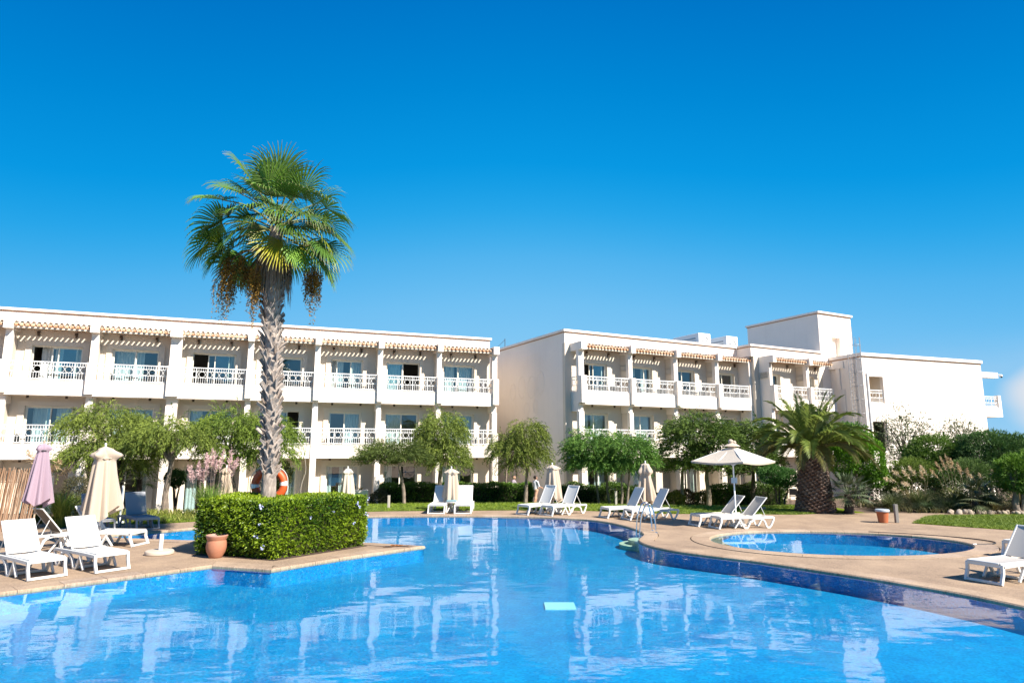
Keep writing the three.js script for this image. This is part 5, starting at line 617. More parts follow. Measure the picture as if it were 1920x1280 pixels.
// ---------- pool furniture ----------
function ribbon2D(pts, w, depth, z, closed = false) {                // a flat bar of width w along points in the x-y plane, extruded across z with rounded edges
  const c = pts.map(p => new THREE.Vector2(...p)), n = c.length, Lp = [], Rp = [];
  for (let i = 0; i < n; i++) { const a = c[Math.max(0, i - 1)], b = c[Math.min(n - 1, i + 1)], d = b.clone().sub(a).normalize(), k = w / 2; Lp.push(new THREE.Vector2(c[i].x - d.y * k, c[i].y + d.x * k)); Rp.push(new THREE.Vector2(c[i].x + d.y * k, c[i].y - d.x * k)); }
  return new THREE.ExtrudeGeometry(new THREE.Shape([...Lp, ...Rp.reverse()]), { depth: depth - 0.012, bevelEnabled: true, bevelThickness: 0.006, bevelSize: 0.006, bevelOffset: -0.006, bevelSegments: 2 }).translate(0, 0, z - depth / 2 + 0.006);
}
const arcPts = (cx, cy, rx, ry, a0, a1, n) => Array.from({ length: n + 1 }, (_, i) => { const a = lerp(a0, a1, i / n); return [cx + rx * Math.cos(a), cy + ry * Math.sin(a)]; });
const sideGeo = merge([
  ribbon2D([[0.03, 0.325], [0.5, 0.335], [1.2, 0.335], [1.88, 0.33]], 0.062, 0.05, 0),
  ribbon2D([[0.05, 0.34], [0.035, 0.2], [-0.01, 0.1], [-0.05, 0.005]], 0.06, 0.05, 0),
  ribbon2D([[0.66, 0.32], [0.72, 0.22], [0.82, 0.05], [0.85, 0.018], [0.93, 0.018], [0.97, 0.06], [1.05, 0.2], ...arcPts(1.33, 0.16, 0.25, 0.145, 2.75, 0.35, 9), [1.62, 0.06], [1.66, 0.02], [1.73, 0.02], [1.79, 0.08], [1.88, 0.24], [1.905, 0.34]], 0.055, 0.05, 0),
  ribbon2D([[0.70, 0.28], [0.58, 0.12], [0.50, 0.02]], 0.04, 0.045, -0.005),
]);
function makeLounger(pl, sl, ang, label) {
  const t = thing('sun_lounger', label, 'sun lounger', V(0, 0, 0));
  for (const s of [-1, 1]) { const m = mesh('side_frame', sideGeo, pl, t); m.position.z = s * 0.315; }
  mesh('foot_frame', [rbx(-0.06, -0.005, 0.005, 0.055, -0.30, 0.30, 0.012), rbx(0.02, 0.075, 0.30, 0.36, -0.30, 0.30, 0.012)], pl, t);
  mesh('cross_bar', [rbx(0.84, 0.94, 0.01, 0.05, -0.30, 0.30, 0.012)], pl, t); mesh('cross_bar', [rbx(1.86, 1.915, 0.28, 0.345, -0.30, 0.30, 0.012)], pl, t);
  const seat = new THREE.BoxGeometry(1.14, 0.018, 0.58, 12, 1, 8).translate(0.60, 0.375, 0), sp = seat.attributes.position; for (let i = 0; i < sp.count; i++) sp.setY(i, sp.getY(i) - 0.022 * (1 - (sp.getZ(i) / 0.29) ** 2)); seat.computeVertexNormals();
  const st = mesh('seat_sling', seat, sl, t); mesh('seat_rail', [rbx(0.02, 1.20, 0.358, 0.388, -0.305, -0.275, 0.01)], pl, st); mesh('seat_rail', [rbx(0.02, 1.20, 0.358, 0.388, 0.275, 0.305, 0.01)], pl, st); mesh('seat_rail', [rbx(0.005, 0.04, 0.355, 0.39, -0.274, 0.274, 0.01)], pl, st);
  const bk = new THREE.BoxGeometry(0.74, 0.016, 0.56, 8, 1, 8).translate(0.40, 0, 0), bp = bk.attributes.position; for (let i = 0; i < bp.count; i++) bp.setY(i, bp.getY(i) - 0.02 * (1 - (bp.getZ(i) / 0.28) ** 2)); bk.computeVertexNormals();
  const b = mesh('backrest', bk, sl, t); b.position.set(1.16, 0.375, 0); b.rotation.z = ang;
  const rails = [-1, 1].map(s => rbx(0, 0.80, -0.017, 0.017, s * 0.285 - 0.018, s * 0.285 + 0.018, 0.012)); mesh('back_rail', rails[0], pl, b); mesh('back_rail', rails[1], pl, b); mesh('back_rail', rbx(0.765, 0.80, -0.017, 0.017, -0.266, 0.266, 0.012), pl, b);
  const e = V(1.16 + Math.cos(ang) * 0.46, 0.375 + Math.sin(ang) * 0.46, 0); for (const s of [-1, 1]) mesh('strut', bar(V(e.x, e.y, s * 0.25), V(1.62, 0.35, s * 0.29), 0.011), pl, t);
  return t;
}
{
  const w = makeLounger(M.plastic, M.sling, 0.92), put = (src, X, F, hx, hf, label, group, first) => { const p = P(X, F, height(X, F) + 0.002), a = Math.atan2(hf, hx); if (first) { src.position.copy(p); src.rotation.y = a; tag(src, label, 'sun lounger', group); return src; } return copy(src, p, a, label, group); };
  const gW = 'white loungers round the pool';
  put(w, -9.02, 13.12, -0.83, 0.56, 'white sun lounger nearest the pool corner at the left edge', gW, true);
  put(w, -8.22, 13.88, -0.83, 0.56, 'white sun lounger at the left edge, second from the corner, before the beige parasol', gW);
  put(w, -9.75, 17.55, -1, 0.08, 'white sun lounger seen side-on beneath the beige closed parasol', gW);
  put(w, -2.95, 25.95, 0.04, 1, 'white sun lounger facing the pool, left of the parasol with small table', gW); put(w, -1.92, 25.95, 0.0, 1, 'white sun lounger facing the pool, right of the parasol with small table', gW);
  const l2 = makeLounger(M.plastic, M.sling, 1.05); put(l2, 0.42, 25.62, 0.74, 0.67, 'white sun lounger left of the closed parasol before the shaded gable', gW, true); put(l2, 1.32, 25.32, 0.74, 0.67, 'white sun lounger right of the closed parasol before the shaded gable', gW);
  put(l2, 3.40, 24.55, 0.93, 0.37, 'white sun lounger behind the pool handrails, the farther of two', gW); put(l2, 4.12, 23.85, 0.95, 0.30, 'white sun lounger behind the pool handrails, the nearer of two', gW);
  const l3 = makeLounger(M.plastic, stdW([0.42, 0.39, 0.355], 0.75), 0.80); put(l3, 6.02, 22.0, 0.97, 0.24, 'white lounger with beige sling under the open parasol, the farther one', gW, true); put(l3, 6.48, 21.32, 0.97, 0.22, 'white lounger with beige sling under the open parasol, the nearer one', gW);
  put(l3, 8.87, 12.72, 0.92, 0.40, 'white lounger cut off by the right edge, nearest the pool', gW); put(l3, 11.65, 15.5, 0.92, 0.40, 'white lounger cut off by the right edge, behind the nearer one', gW);
  const g = makeLounger(M.greyPlastic, M.greySling, 1.12); put(g, -11.35, 20.85, -0.72, 0.69, 'grey sun lounger by the narrow water channel, the right one', null, true); put(g, -12.35, 20.2, -0.72, 0.69, 'grey sun lounger half hidden behind the beige parasol');
  const tp = makeLounger(M.plastic, M.taupeSling, 0.9); put(tp, -11.1, 18.25, -0.55, -0.83, 'lounger with dark taupe backrest turned away, beside the lilac parasol', null, true);
}
function sideTable(X, F, label, m) { const t = thing('side_table', label, 'table', P(X, F, height(X, F))); mesh('tabletop', [new THREE.CylinderGeometry(0.25, 0.24, 0.04, 20).translate(0, 0.40, 0)], m, t); for (let i = 0; i < 4; i++) { const a = i * Math.PI / 2 + 0.78; mesh('leg', bar(V(0.24 * Math.cos(a), 0, 0.24 * Math.sin(a)), V(0.05 * Math.cos(a + 2.4), 0.39, 0.05 * Math.sin(a + 2.4)), 0.024, 6), m, t); } return t; }
sideTable(-11.05, 16.45, 'small white plastic side table beside the lilac parasol foot', M.plastic);
{ sideTable(-2.43, 26.75, 'small side table between the two loungers facing the pool', M.plastic); const tw = thing('towel', 'folded blue-green towel on the small table between the facing loungers', 'towel', P(-2.43, 26.75, height(-2.43, 26.75) + 0.421)); mesh('cloth', rbx(-0.2, 0.2, 0, 0.06, -0.15, 0.15, 0.025), std([0.25, 0.42, 0.46], 1), tw); }
// closed parasols
function closedParasol(name, label, X, F, o) {
  const tieV = o.tie || 0.16, y0 = height(X, F), t = thing(name, label, 'parasol', P(X, F, y0)), r = rng(Math.round(X * 100 + F * 7)), H = o.top - y0, Bt = o.bot - y0, n = 56, m = 30, K = 8, pos = [], idx = [], ph = r() * 6, hem = Array.from({ length: K }, () => (r() - 0.5) * (o.hem || 0.22));
  const R = v => { const tie = o.tie || 0.16; if (v < 0.03) return lerp(0.015, o.rt * 0.75, v / 0.03); if (v < tie) return lerp(o.rt * 0.75, o.rt * (o.hood || 1.25), sstep(0.03, tie * 0.8, v)) - (v > tie * 0.85 ? (v - tie * 0.85) / (tie * 0.15) * o.rt * 0.35 : 0); return lerp(o.rt * ((o.hood || 1.25) - 0.35), o.rb, Math.pow((v - tie) / (1 - tie), 0.85)); };
  for (let j = 0; j <= m; j++) for (let i = 0; i <= n; i++) { const v = j / m, a = i / n * Math.PI * 2, u = a / (Math.PI * 2) * K, f = Math.cos((a + ph) * K), f2 = Math.cos((a + ph * 2) * 3 + v * 2), amp = 0.10 + 0.26 * v, h0 = hem[Math.floor(u) % K], h1 = hem[(Math.floor(u) + 1) % K], hm = lerp(h0, h1, u - Math.floor(u)), fl = (o.flare || 0.16) * Math.cos((a + ph) * 4) * sstep(0.02, tieV * 0.6, v) * sstep(tieV * 1.25, tieV * 0.9, v), rr = R(v) * (1 + amp * f * (f > 0 ? 0.7 : 1) + 0.16 * f2 + fl), y = lerp(H, Bt + hm * sstep(0.5, 1, v) + 0.05 * f * v, v); pos.push(Math.cos(a) * rr * 1.05 + (o.lx || 0) * (y - H / 2), y, Math.sin(a) * rr); if (i < n && j < m) { const q = j * (n + 1) + i; idx.push(q, q + n + 1, q + 1, q + 1, q + n + 1, q + n + 2); } }
  let g = new THREE.BufferGeometry(); g.setAttribute('position', new THREE.Float32BufferAttribute(pos, 3)); g.setIndex(idx); g.computeVertexNormals(); const uv = []; for (let i = 0; i < pos.length; i += 3) uv.push(pos[i] + pos[i + 2], pos[i + 1]); g.setAttribute('uv', new THREE.Float32BufferAttribute(uv, 2));
  const c = mesh('canopy', g, o.cloth, t), tie = new THREE.TorusGeometry(R((o.tie || 0.16)) * 1.04, 0.016, 6, 24).rotateX(Math.PI / 2).translate((o.lx || 0) * (lerp(H, Bt, o.tie || 0.16) - H / 2), lerp(H, Bt, o.tie || 0.16), 0); mesh('tie_band', tie, o.tieM || o.cloth, c);
  const lx = (o.lx || 0); mesh('pole', [bar(V(lx * (0.05 - H / 2), 0.05, 0), V(lx * H / 2, H + 0.05, 0), 0.022, 10)], o.pole || M.white, t); mesh('finial', new THREE.SphereGeometry(0.03, 10, 8).translate(lx * H / 2, H + 0.06, 0), o.pole || M.white, t);
  mesh('base', o.sleeve ? [cyl(0.035, 0.035, 0.03, 0.52, lx * (0.3 - H / 2), 0, 12), cyl(0.24, 0.22, 0, 0.05, lx * (0 - H / 2), 0, 24)] : [cyl(0.25, 0.23, 0, 0.08, lx * -H / 2, 0, 24), cyl(0.032, 0.032, 0.08, 0.35, lx * -H / 2, 0, 10)], o.sleeve || M.white, t); return t;
}
const beige = cloth([0.66, 0.52, 0.38]), cream = cloth([0.70, 0.57, 0.44]);
closedParasol('closed_parasol', 'lilac closed parasol, leftmost, leaning slightly, dark tie at its neck', -11.95, 16.7, { top: 2.62, bot: 1.12, rt: 0.15, rb: 0.27, hood: 1.05, tie: 0.12, lx: 0.02, hem: 0.2, cloth: cloth([0.50, 0.36, 0.44]), tieM: M.black, pole: std([0.55, 0.42, 0.30], 0.5), sleeve: M.darkMetal });
closedParasol('closed_parasol', 'large beige closed parasol with a bulging hood among the left loungers', -10.72, 17.35, { top: 2.55, bot: 0.74, rt: 0.19, rb: 0.38, hood: 1.45, tie: 0.17, lx: -0.025, hem: 0.55, flare: 0.42, cloth: cream, sleeve: M.galv });
closedParasol('closed_parasol', 'small beige closed parasol just above the left end of the flowering hedge', -11.25, 26, { top: 1.78, bot: 0.35, rt: 0.15, rb: 0.27, cloth: beige });
closedParasol('closed_parasol', 'pale closed parasol before the ground-floor door above the flowering hedge', -7.34, 29.5, { top: 1.66, bot: 0.15, rt: 0.16, rb: 0.30, hood: 1.4, cloth: cloth([0.78, 0.68, 0.56]) });
closedParasol('closed_parasol', 'beige closed parasol between the two loungers facing the pool', -2.5, 27.2, { top: 1.71, bot: 0.36, rt: 0.18, rb: 0.30, hood: 1.5, cloth: cream });
closedParasol('closed_parasol', 'beige closed parasol between loungers before the shaded gable', 1.68, 27.2, { top: 1.86, bot: 0.40, rt: 0.17, rb: 0.33, hood: 1.5, tie: 0.13, lx: -0.02, cloth: cream });
closedParasol('closed_parasol', 'beige closed parasol behind the pool handrails', 5.3, 26.2, { top: 1.95, bot: 0.42, rt: 0.19, rb: 0.34, hood: 1.3, tie: 0.3, cloth: cream });
{ // the open square parasol
  const t = thing('open_parasol', 'open cream square parasol over two loungers left of the feather palm', 'parasol', P(7.35, 21.9), 0), s = 1.36, a0 = 0.10, cor = [0, 1, 2, 3].map(i => V(Math.cos(a0 + i * Math.PI / 2) * s, 2.10, Math.sin(a0 + i * Math.PI / 2) * s)), apex = V(0, 2.62, 0), N = 8, pos = [], uv = [], idx = [];
  for (let k = 0; k < 4; k++) for (let j = 0; j <= N; j++) for (let i = 0; i <= N; i++) { const v = j / N, u = i / N, e = cor[k].clone().lerp(cor[(k + 1) % 4], u), p = apex.clone().lerp(e, v); p.y -= 0.05 * Math.sin(Math.PI * v) + 0.06 * Math.sin(Math.PI * u) * v * v - 0.0; pos.push(p.x, p.y, p.z); uv.push(p.x, p.z); if (i < N && j < N) { const q = k * 81 + j * 9 + i; idx.push(q, q + 1, q + 9, q + 9, q + 1, q + 10); } }
  let g = new THREE.BufferGeometry(); g.setAttribute('position', new THREE.Float32BufferAttribute(pos, 3)); g.setAttribute('uv', new THREE.Float32BufferAttribute(uv, 2)); g.setIndex(idx); g.computeVertexNormals(); const cn = mesh('canopy', g, cloth([0.74, 0.64, 0.52]), t);
  const val = []; for (let k = 0; k < 4; k++) { const a = cor[k], b = cor[(k + 1) % 4], n = 8, p = [], ix = []; for (let i = 0; i <= n; i++) { const u = i / n, q = a.clone().lerp(b, u); q.y -= 0.06 * Math.sin(Math.PI * u); p.push(q.x, q.y, q.z, q.x * 0.995, q.y - 0.06, q.z * 0.995); if (i) { const o = 2 * i - 2; ix.push(o, o + 1, o + 2, o + 2, o + 1, o + 3); } } const v = new THREE.BufferGeometry(); v.setAttribute('position', new THREE.Float32BufferAttribute(p, 3)); v.setIndex(ix); v.computeVertexNormals(); val.push(v); } mesh('hem', val, cream, cn);
  const vent = new THREE.ConeGeometry(0.30, 0.16, 4, 3, true).rotateY(a0).translate(0, 2.66, 0); mesh('vent_cap', [vent, new THREE.SphereGeometry(0.085, 10, 8).scale(1, 0.9, 1).translate(-0.04, 2.74, 0), new THREE.SphereGeometry(0.07, 10, 8).translate(0.07, 2.70, 0.02)], cream, cn);
  mesh('pole', bar(V(0, 0.05, 0), V(0, 2.62, 0), 0.024, 12), M.white, t); for (let k = 0; k < 8; k++) { const c = k % 2 ? cor[(k - 1) / 2].clone().lerp(cor[((k + 1) / 2) % 4], 0.5).add(V(0, -0.06, 0)) : cor[k / 2]; const rb = mesh('rib', bar(apex.clone().add(V(0, -0.05, 0)), c.clone().add(V(0, -0.02, 0)), 0.012), M.white, t); mesh('strut', bar(V(0, 1.95, 0), apex.clone().lerp(c, 0.5).add(V(0, -0.09, 0)), 0.01), M.white, rb); }
  mesh('base', [cyl(0.26, 0.24, 0, 0.08, 0, 0, 24), cyl(0.034, 0.034, 0.08, 0.4, 0, 0, 12)], M.white, t); mesh('number_plate', rbx(-0.10, 0.10, 1.38, 1.56, 0.02, 0.028, 0.003), std([0.55, 0.66, 0.74], 0.5), t);
}
{ // empty parasol foot
  const t = thing('parasol_base', 'empty round parasol base with a white stub tube on the left deck', 'parasol base', P(-8.43, 16.1)); mesh('slab', new THREE.LatheGeometry([[0, 0], [0.31, 0], [0.32, 0.02], [0.315, 0.075], [0.29, 0.10], [0, 0.105]].map(p => new THREE.Vector2(...p)), 36), std([0.66, 0.55, 0.44], 0.85), t); mesh('tube', cyl(0.045, 0.045, 0.1, 0.47, 0.02, 0, 16), M.white, t);
  const p = thing('white_pole', 'thin white pole standing behind the grey lounger', 'pole', P(-13.45, 22.9)); mesh('pole', cyl(0.03, 0.025, 0, 1.25, 0, 0, 10), M.white, p); mesh('foot', cyl(0.18, 0.16, 0, 0.05, 0, 0, 20), M.white, p);
}
// pots, posts, bollards, planters
{
  const potMat = (a, b) => { const nn = fbm(256, 4, 5, 71); return std([1, 1, 1], 0.75, { map: dtex(256, (x, y, i, c) => { const v = y / 256, w = sstep(0.55, 0.75, v + (nn[i] - 0.5) * 0.5) * 0.7 + sstep(0.55, 0.7, nn[i]) * 0.3; for (let k = 0; k < 3; k++) c[k] = lerp(a[k], b[k], clamp(w)); }, true) }); };
  const t = thing('terracotta_pot', 'rounded pinkish terracotta pot before the flowering hedge at the pool corner', 'pot', P(-6.87, 15.62)); mesh('body', new THREE.LatheGeometry([[0, 0.012], [0.12, 0.01], [0.135, 0.0], [0.16, 0.05], [0.205, 0.14], [0.225, 0.24], [0.22, 0.33], [0.205, 0.385], [0.20, 0.40], [0.215, 0.415], [0.225, 0.45], [0.235, 0.475], [0.245, 0.50], [0.235, 0.515], [0.205, 0.51], [0.195, 0.45], [0.19, 0.30], [0, 0.28]].map(p => new THREE.Vector2(...p)), 40), potMat([0.52, 0.215, 0.12], [0.56, 0.33, 0.26]), t); mesh('soil', cyl(0.19, 0.19, 0.36, 0.38, 0, 0, 24), std([0.08, 0.05, 0.03], 1), t);
  const u = thing('terracotta_bin', 'small orange terracotta bin with a pale lid beside the grey post', 'bin', P(12.75, 22.95)); mesh('body', new THREE.LatheGeometry([[0, 0], [0.135, 0], [0.15, 0.02], [0.19, 0.36], [0.205, 0.365], [0.215, 0.42], [0.20, 0.44], [0.18, 0.42], [0.14, 0.1], [0, 0.08]].map(p => new THREE.Vector2(...p)), 28), std([0.55, 0.16, 0.06], 0.8), u); mesh('liner', new THREE.LatheGeometry([[0.225, 0.375], [0.228, 0.43], [0.205, 0.455], [0.12, 0.445], [0, 0.43]].map(p => new THREE.Vector2(...p)), 26), std([0.55, 0.60, 0.64], 0.35), u);
  const post = (X, F, h, w, m, label, cap) => { const t = thing('bollard', label, 'post', at(X, F)); mesh('post', rbx(-w, w, 0, h, -w, w, 0.012), m, t); mesh('cap', rbx(-w * 1.06, w * 1.06, h - 0.03, h + 0.015, -w * 1.06, w * 1.06, 0.01), cap || m, t); };
  post(13.22, 22.95, 0.60, 0.055, M.greyWood, 'grey weathered wooden post beside the terracotta bin'); post(-5.3, 28.6, 0.52, 0.05, M.concrete, 'pale garden light post on the lawn right of the flowering hedge'); post(4.85, 31.0, 0.62, 0.05, M.concrete, 'pale garden light post before the feathery tree pair');
  const pw = thing('terrace_wall', 'low white terrace wall before the ground-floor door above the flowering hedge', 'wall', at(-9.3, 33.0), 0.36); mesh('wall', rbx(-0.9, 0.9, -0.05, 0.62, -0.08, 0.08, 0.015), M.wall, pw); mesh('coping', rbx(-0.93, 0.93, 0.62, 0.66, -0.1, 0.1, 0.01), M.wall, pw);
  const pb = thing('planter_box', 'white square planter with low sprouts right of the pale closed parasol', 'planter', at(-7.35, 32.2), 0.2); mesh('box', [rbx(-0.36, 0.36, 0, 0.82, -0.3, 0.3, 0.02)], M.wall, pb); { const L = new Leaves(), r = rng(41); grassTuft(L, r, 0, 0, 0.8, 60, 0.22, 0.35, G.olive, 0.02); mesh('plant', L.geo(), leafMat, pb); }
  const py = thing('terracotta_pot', 'small yellowish pot beside the pale closed parasol', 'pot', at(-8.05, 31.2)); mesh('body', new THREE.LatheGeometry([[0, 0], [0.16, 0], [0.22, 0.25], [0.24, 0.5], [0.22, 0.56], [0.19, 0.5], [0, 0.45]].map(p => new THREE.Vector2(...p)), 24), std([0.50, 0.36, 0.16], 0.8), py); mesh('soil', cyl(0.2, 0.2, 0.46, 0.49, 0, 0, 18), std([0.08, 0.05, 0.03], 1), py);
}
{ // lifebuoy hung behind the palm trunk
  const t = thing('lifebuoy', 'orange lifebuoy with white bands and rope hung on the tall palm trunk', 'lifebuoy', P(-6.36, 17.37, 1.56), 0.12); mesh('ring', new THREE.TorusGeometry(0.365, 0.105, 16, 48), M.orange, t); for (let i = 0; i < 4; i++) { const a = 0.35 + i * Math.PI / 2; mesh('band', new THREE.TorusGeometry(0.365, 0.109, 14, 6, 0.26).rotateZ(a - 0.4), M.white, t); }
  const rp = []; for (let i = 0; i <= 32; i++) { const a = i / 32 * Math.PI * 2, k = 0.47 + 0.035 * Math.abs(Math.sin(2 * (a - 0.05))); rp.push(V(Math.cos(a) * k, Math.sin(a) * k, 0.06)); } mesh('rope', tube(rp, [0.011, 0.011], 6, 90), M.rope, t); mesh('hook', bar(V(0.03, 0.3, -0.02), V(0.1, 0.26, 0.2), 0.015), M.galv, t);
}
{ // pool handrails
  const t = thing('pool_handrails', 'pair of curved stainless handrails where the steps enter the pool', 'handrail', P(4.05, 20.45)); for (const f of [-0.27, 0.27]) mesh('rail', tube([V(-0.20, -0.37, -f), V(-0.20, -0.1, -f), V(-0.16, 0.35, -f), V(-0.05, 0.72, -f), V(0.08, 0.84, -f), V(0.2, 0.74, -f), V(0.26, 0.45, -f), V(0.29, 0.1, -f), V(0.29, 0.0, -f)], [0.022, 0.022], 12, 60), M.steel, t); for (const f of [-0.27, 0.27]) mesh('anchor_plate', cyl(0.05, 0.045, 0.0, 0.02, 0.29, -f, 16), M.steel, t);
}
struct('planter_soil', flat(offset([[-7.6, 16.05], [-5.37, 15.2], [-3.8, 17.45], [-4.0, 17.85], [-7.5, 18.0]], 0.04), 0.008), std([0.10, 0.06, 0.04], 1, { map: soilTex }));
{ const t = thing('deck_drain', 'dark rusty drain opening at the tip of the pool island', 'drain', P(-2.98, 17.32, 0.013), 0.15); mesh('frame', [bx(-0.30, 0.30, 0, 0.006, -0.11, -0.09), bx(-0.30, 0.30, 0, 0.006, 0.09, 0.11), bx(-0.32, -0.30, 0, 0.006, -0.11, 0.11), bx(0.30, 0.32, 0, 0.006, -0.11, 0.11)], M.wood, t); mesh('opening', bx(-0.30, 0.30, -0.002, 0.002, -0.09, 0.09), M.black, t); const r = rng(3); mesh('debris', Array.from({ length: 14 }, () => new THREE.TetrahedronGeometry(0.035).rotateX(r() * 3).rotateY(r() * 3).translate(-0.05 + 0.3 * (r() - 0.3), 0.02, (r() - 0.5) * 0.12)), std([0.30, 0.12, 0.04], 1), t);
  const h = thing('garden_hose', 'thin dark hose curving over the deck right of the small pool', 'hose', P(12.4, 18.6, 0)); mesh('hose', tube([V(-1.6, 0.018, -1.7), V(-0.5, 0.018, -1.1), V(0.35, 0.018, -0.3), V(0.6, 0.018, 0.35), V(0.45, 0.018, 0.75), V(0.15, 0.018, 0.9), V(-0.2, 0.018, 0.95)], [0.014, 0.014], 8, 60), M.black, h); mesh('nozzle', bar(V(-0.2, 0.02, 0.95), V(-0.3, 0.02, 0.96), 0.018), M.galv, h); }
{ // reed fence and board at the left edge
  const t = thing('reed_fence', 'brown fence of upright reed canes at the left edge', 'fence', P(-15.9, 20.6)), r = rng(55), ms = [[0.42, 0.25, 0.15], [0.52, 0.34, 0.22], [0.33, 0.17, 0.09], [0.60, 0.44, 0.31], [0.24, 0.11, 0.055]].map(c => std(c, 0.85)), gs = [1, 2, 3, 4].map(i => { const q = rng(i * 9); return tube([V(0, 0, 0), V((q() - 0.5) * 0.04, 0.6, (q() - 0.5) * 0.03), V((q() - 0.5) * 0.05, 1.3, 0), V((q() - 0.5) * 0.06, 1.9, (q() - 0.5) * 0.03)], tt => 0.018 * (1 - 0.3 * tt) * (1 + 0.12 * Math.sin(tt * 40)), 6, 14); });
  for (let i = 0; i < 96; i++) { const m = mesh('reed_cane', gs[Math.floor(r() * 4)], ms[Math.floor(r() * r() * 4.99)], t); m.position.set(-1.3 + 2.45 * i / 96 + (r() - 0.5) * 0.02, 0, (r() - 0.5) * 0.07 + 0.15 * i / 96); m.rotation.z = -0.07 + (r() - 0.5) * 0.05 - 0.06 * i / 96; m.scale.set(0.8 + 0.6 * r(), 0.93 + 0.1 * r(), 1); }
  mesh('rail', bar(V(-1.3, 0.5, -0.05), V(1.15, 0.5, -0.2), 0.015), M.wood, t); mesh('rail', bar(V(-1.3, 1.5, -0.05), V(1.05, 1.45, -0.2), 0.015), M.wood, t);
  const b = thing('wooden_screen', 'dark brown wooden screen behind the reed fence at the left edge', 'screen', P(-16.5, 20.25)); for (let i = 0; i < 7; i++) mesh('board', rbx(-0.9 + i * 0.23, -0.68 + i * 0.23, 0.02, 2.02, -0.02, 0.02, 0.006), std([0.045 + 0.01 * (i % 3), 0.025, 0.018], 0.8), b); mesh('rail', bx(-0.9, 0.7, 1.6, 1.7, -0.05, -0.021), M.barkDark, b);
}
{ // border stones of the right bed
  const t = thing('stone_border', 'row of pale rounded stones edging the right planting bed', 'stone border', P(19.5, 26.05)), r = rng(66), gs = [1, 2, 3, 4, 5].map(i => { const q = rng(i * 31), g = mergeVertices(new THREE.IcosahedronGeometry(0.09, 1).deleteAttribute('normal').deleteAttribute('uv')), p = g.attributes.position; for (let k = 0; k < p.count; k++) { const s = 0.8 + 0.4 * q(); p.setXYZ(k, p.getX(k) * s * 1.3, p.getY(k) * s * 0.85, p.getZ(k) * s); } g.computeVertexNormals(); return metreUV(g); }), ms = [[0.52, 0.42, 0.32], [0.60, 0.50, 0.40], [0.42, 0.33, 0.26]].map(c => std(c, 0.95, { map: soilTex }));
  for (let i = 0; i < 46; i++) { const m = mesh('stone', gs[Math.floor(r() * 5)], ms[Math.floor(r() * 3)], t); m.position.set(-2.4 + i * 0.145 + (r() - 0.5) * 0.08, 0.06, (r() - 0.5) * 0.16 + 0.012 * i); m.rotation.set(r(), r() * 6, r()); const s = 0.7 + 0.7 * r(); m.scale.set(s, s, s); }
  const s2 = thing('garden_stone', 'pale flat stone on the lawn left of the feather palm, left of two', 'stone', at(9.75, 28.0)); mesh('stone', gs[0].clone().scale(1.6, 0.7, 1).translate(0, 0.04, 0), ms[0], s2); copy(s2, at(10.6, 28.0), 1.2, 'pale flat stone on the lawn left of the feather palm, right of two');
}
{ // terrace chairs on the ground floor
  const src = scene.children.find(o => o.name === 'balcony_chair_001') || scene.children.find(o => /^balcony_chair/.test(o.name)); names.terrace_chair = undefined; delete names.terrace_chair;
  const mk = (X, F, turn, label) => { const c = src.clone(); c.name = numbered('terrace_chair'); c.userData = { label, category: 'chair' }; c.position.copy(at(X, F, 0.02)); c.rotation.y = turn; scene.add(c); };
  mk(7.35, 35.2, 3.4, 'black garden chair on the terrace right of the parasol behind the handrails'); mk(16.4, 38.6, 2.6, 'grey garden chair at the terrace door left of the feather palm trunk');
}
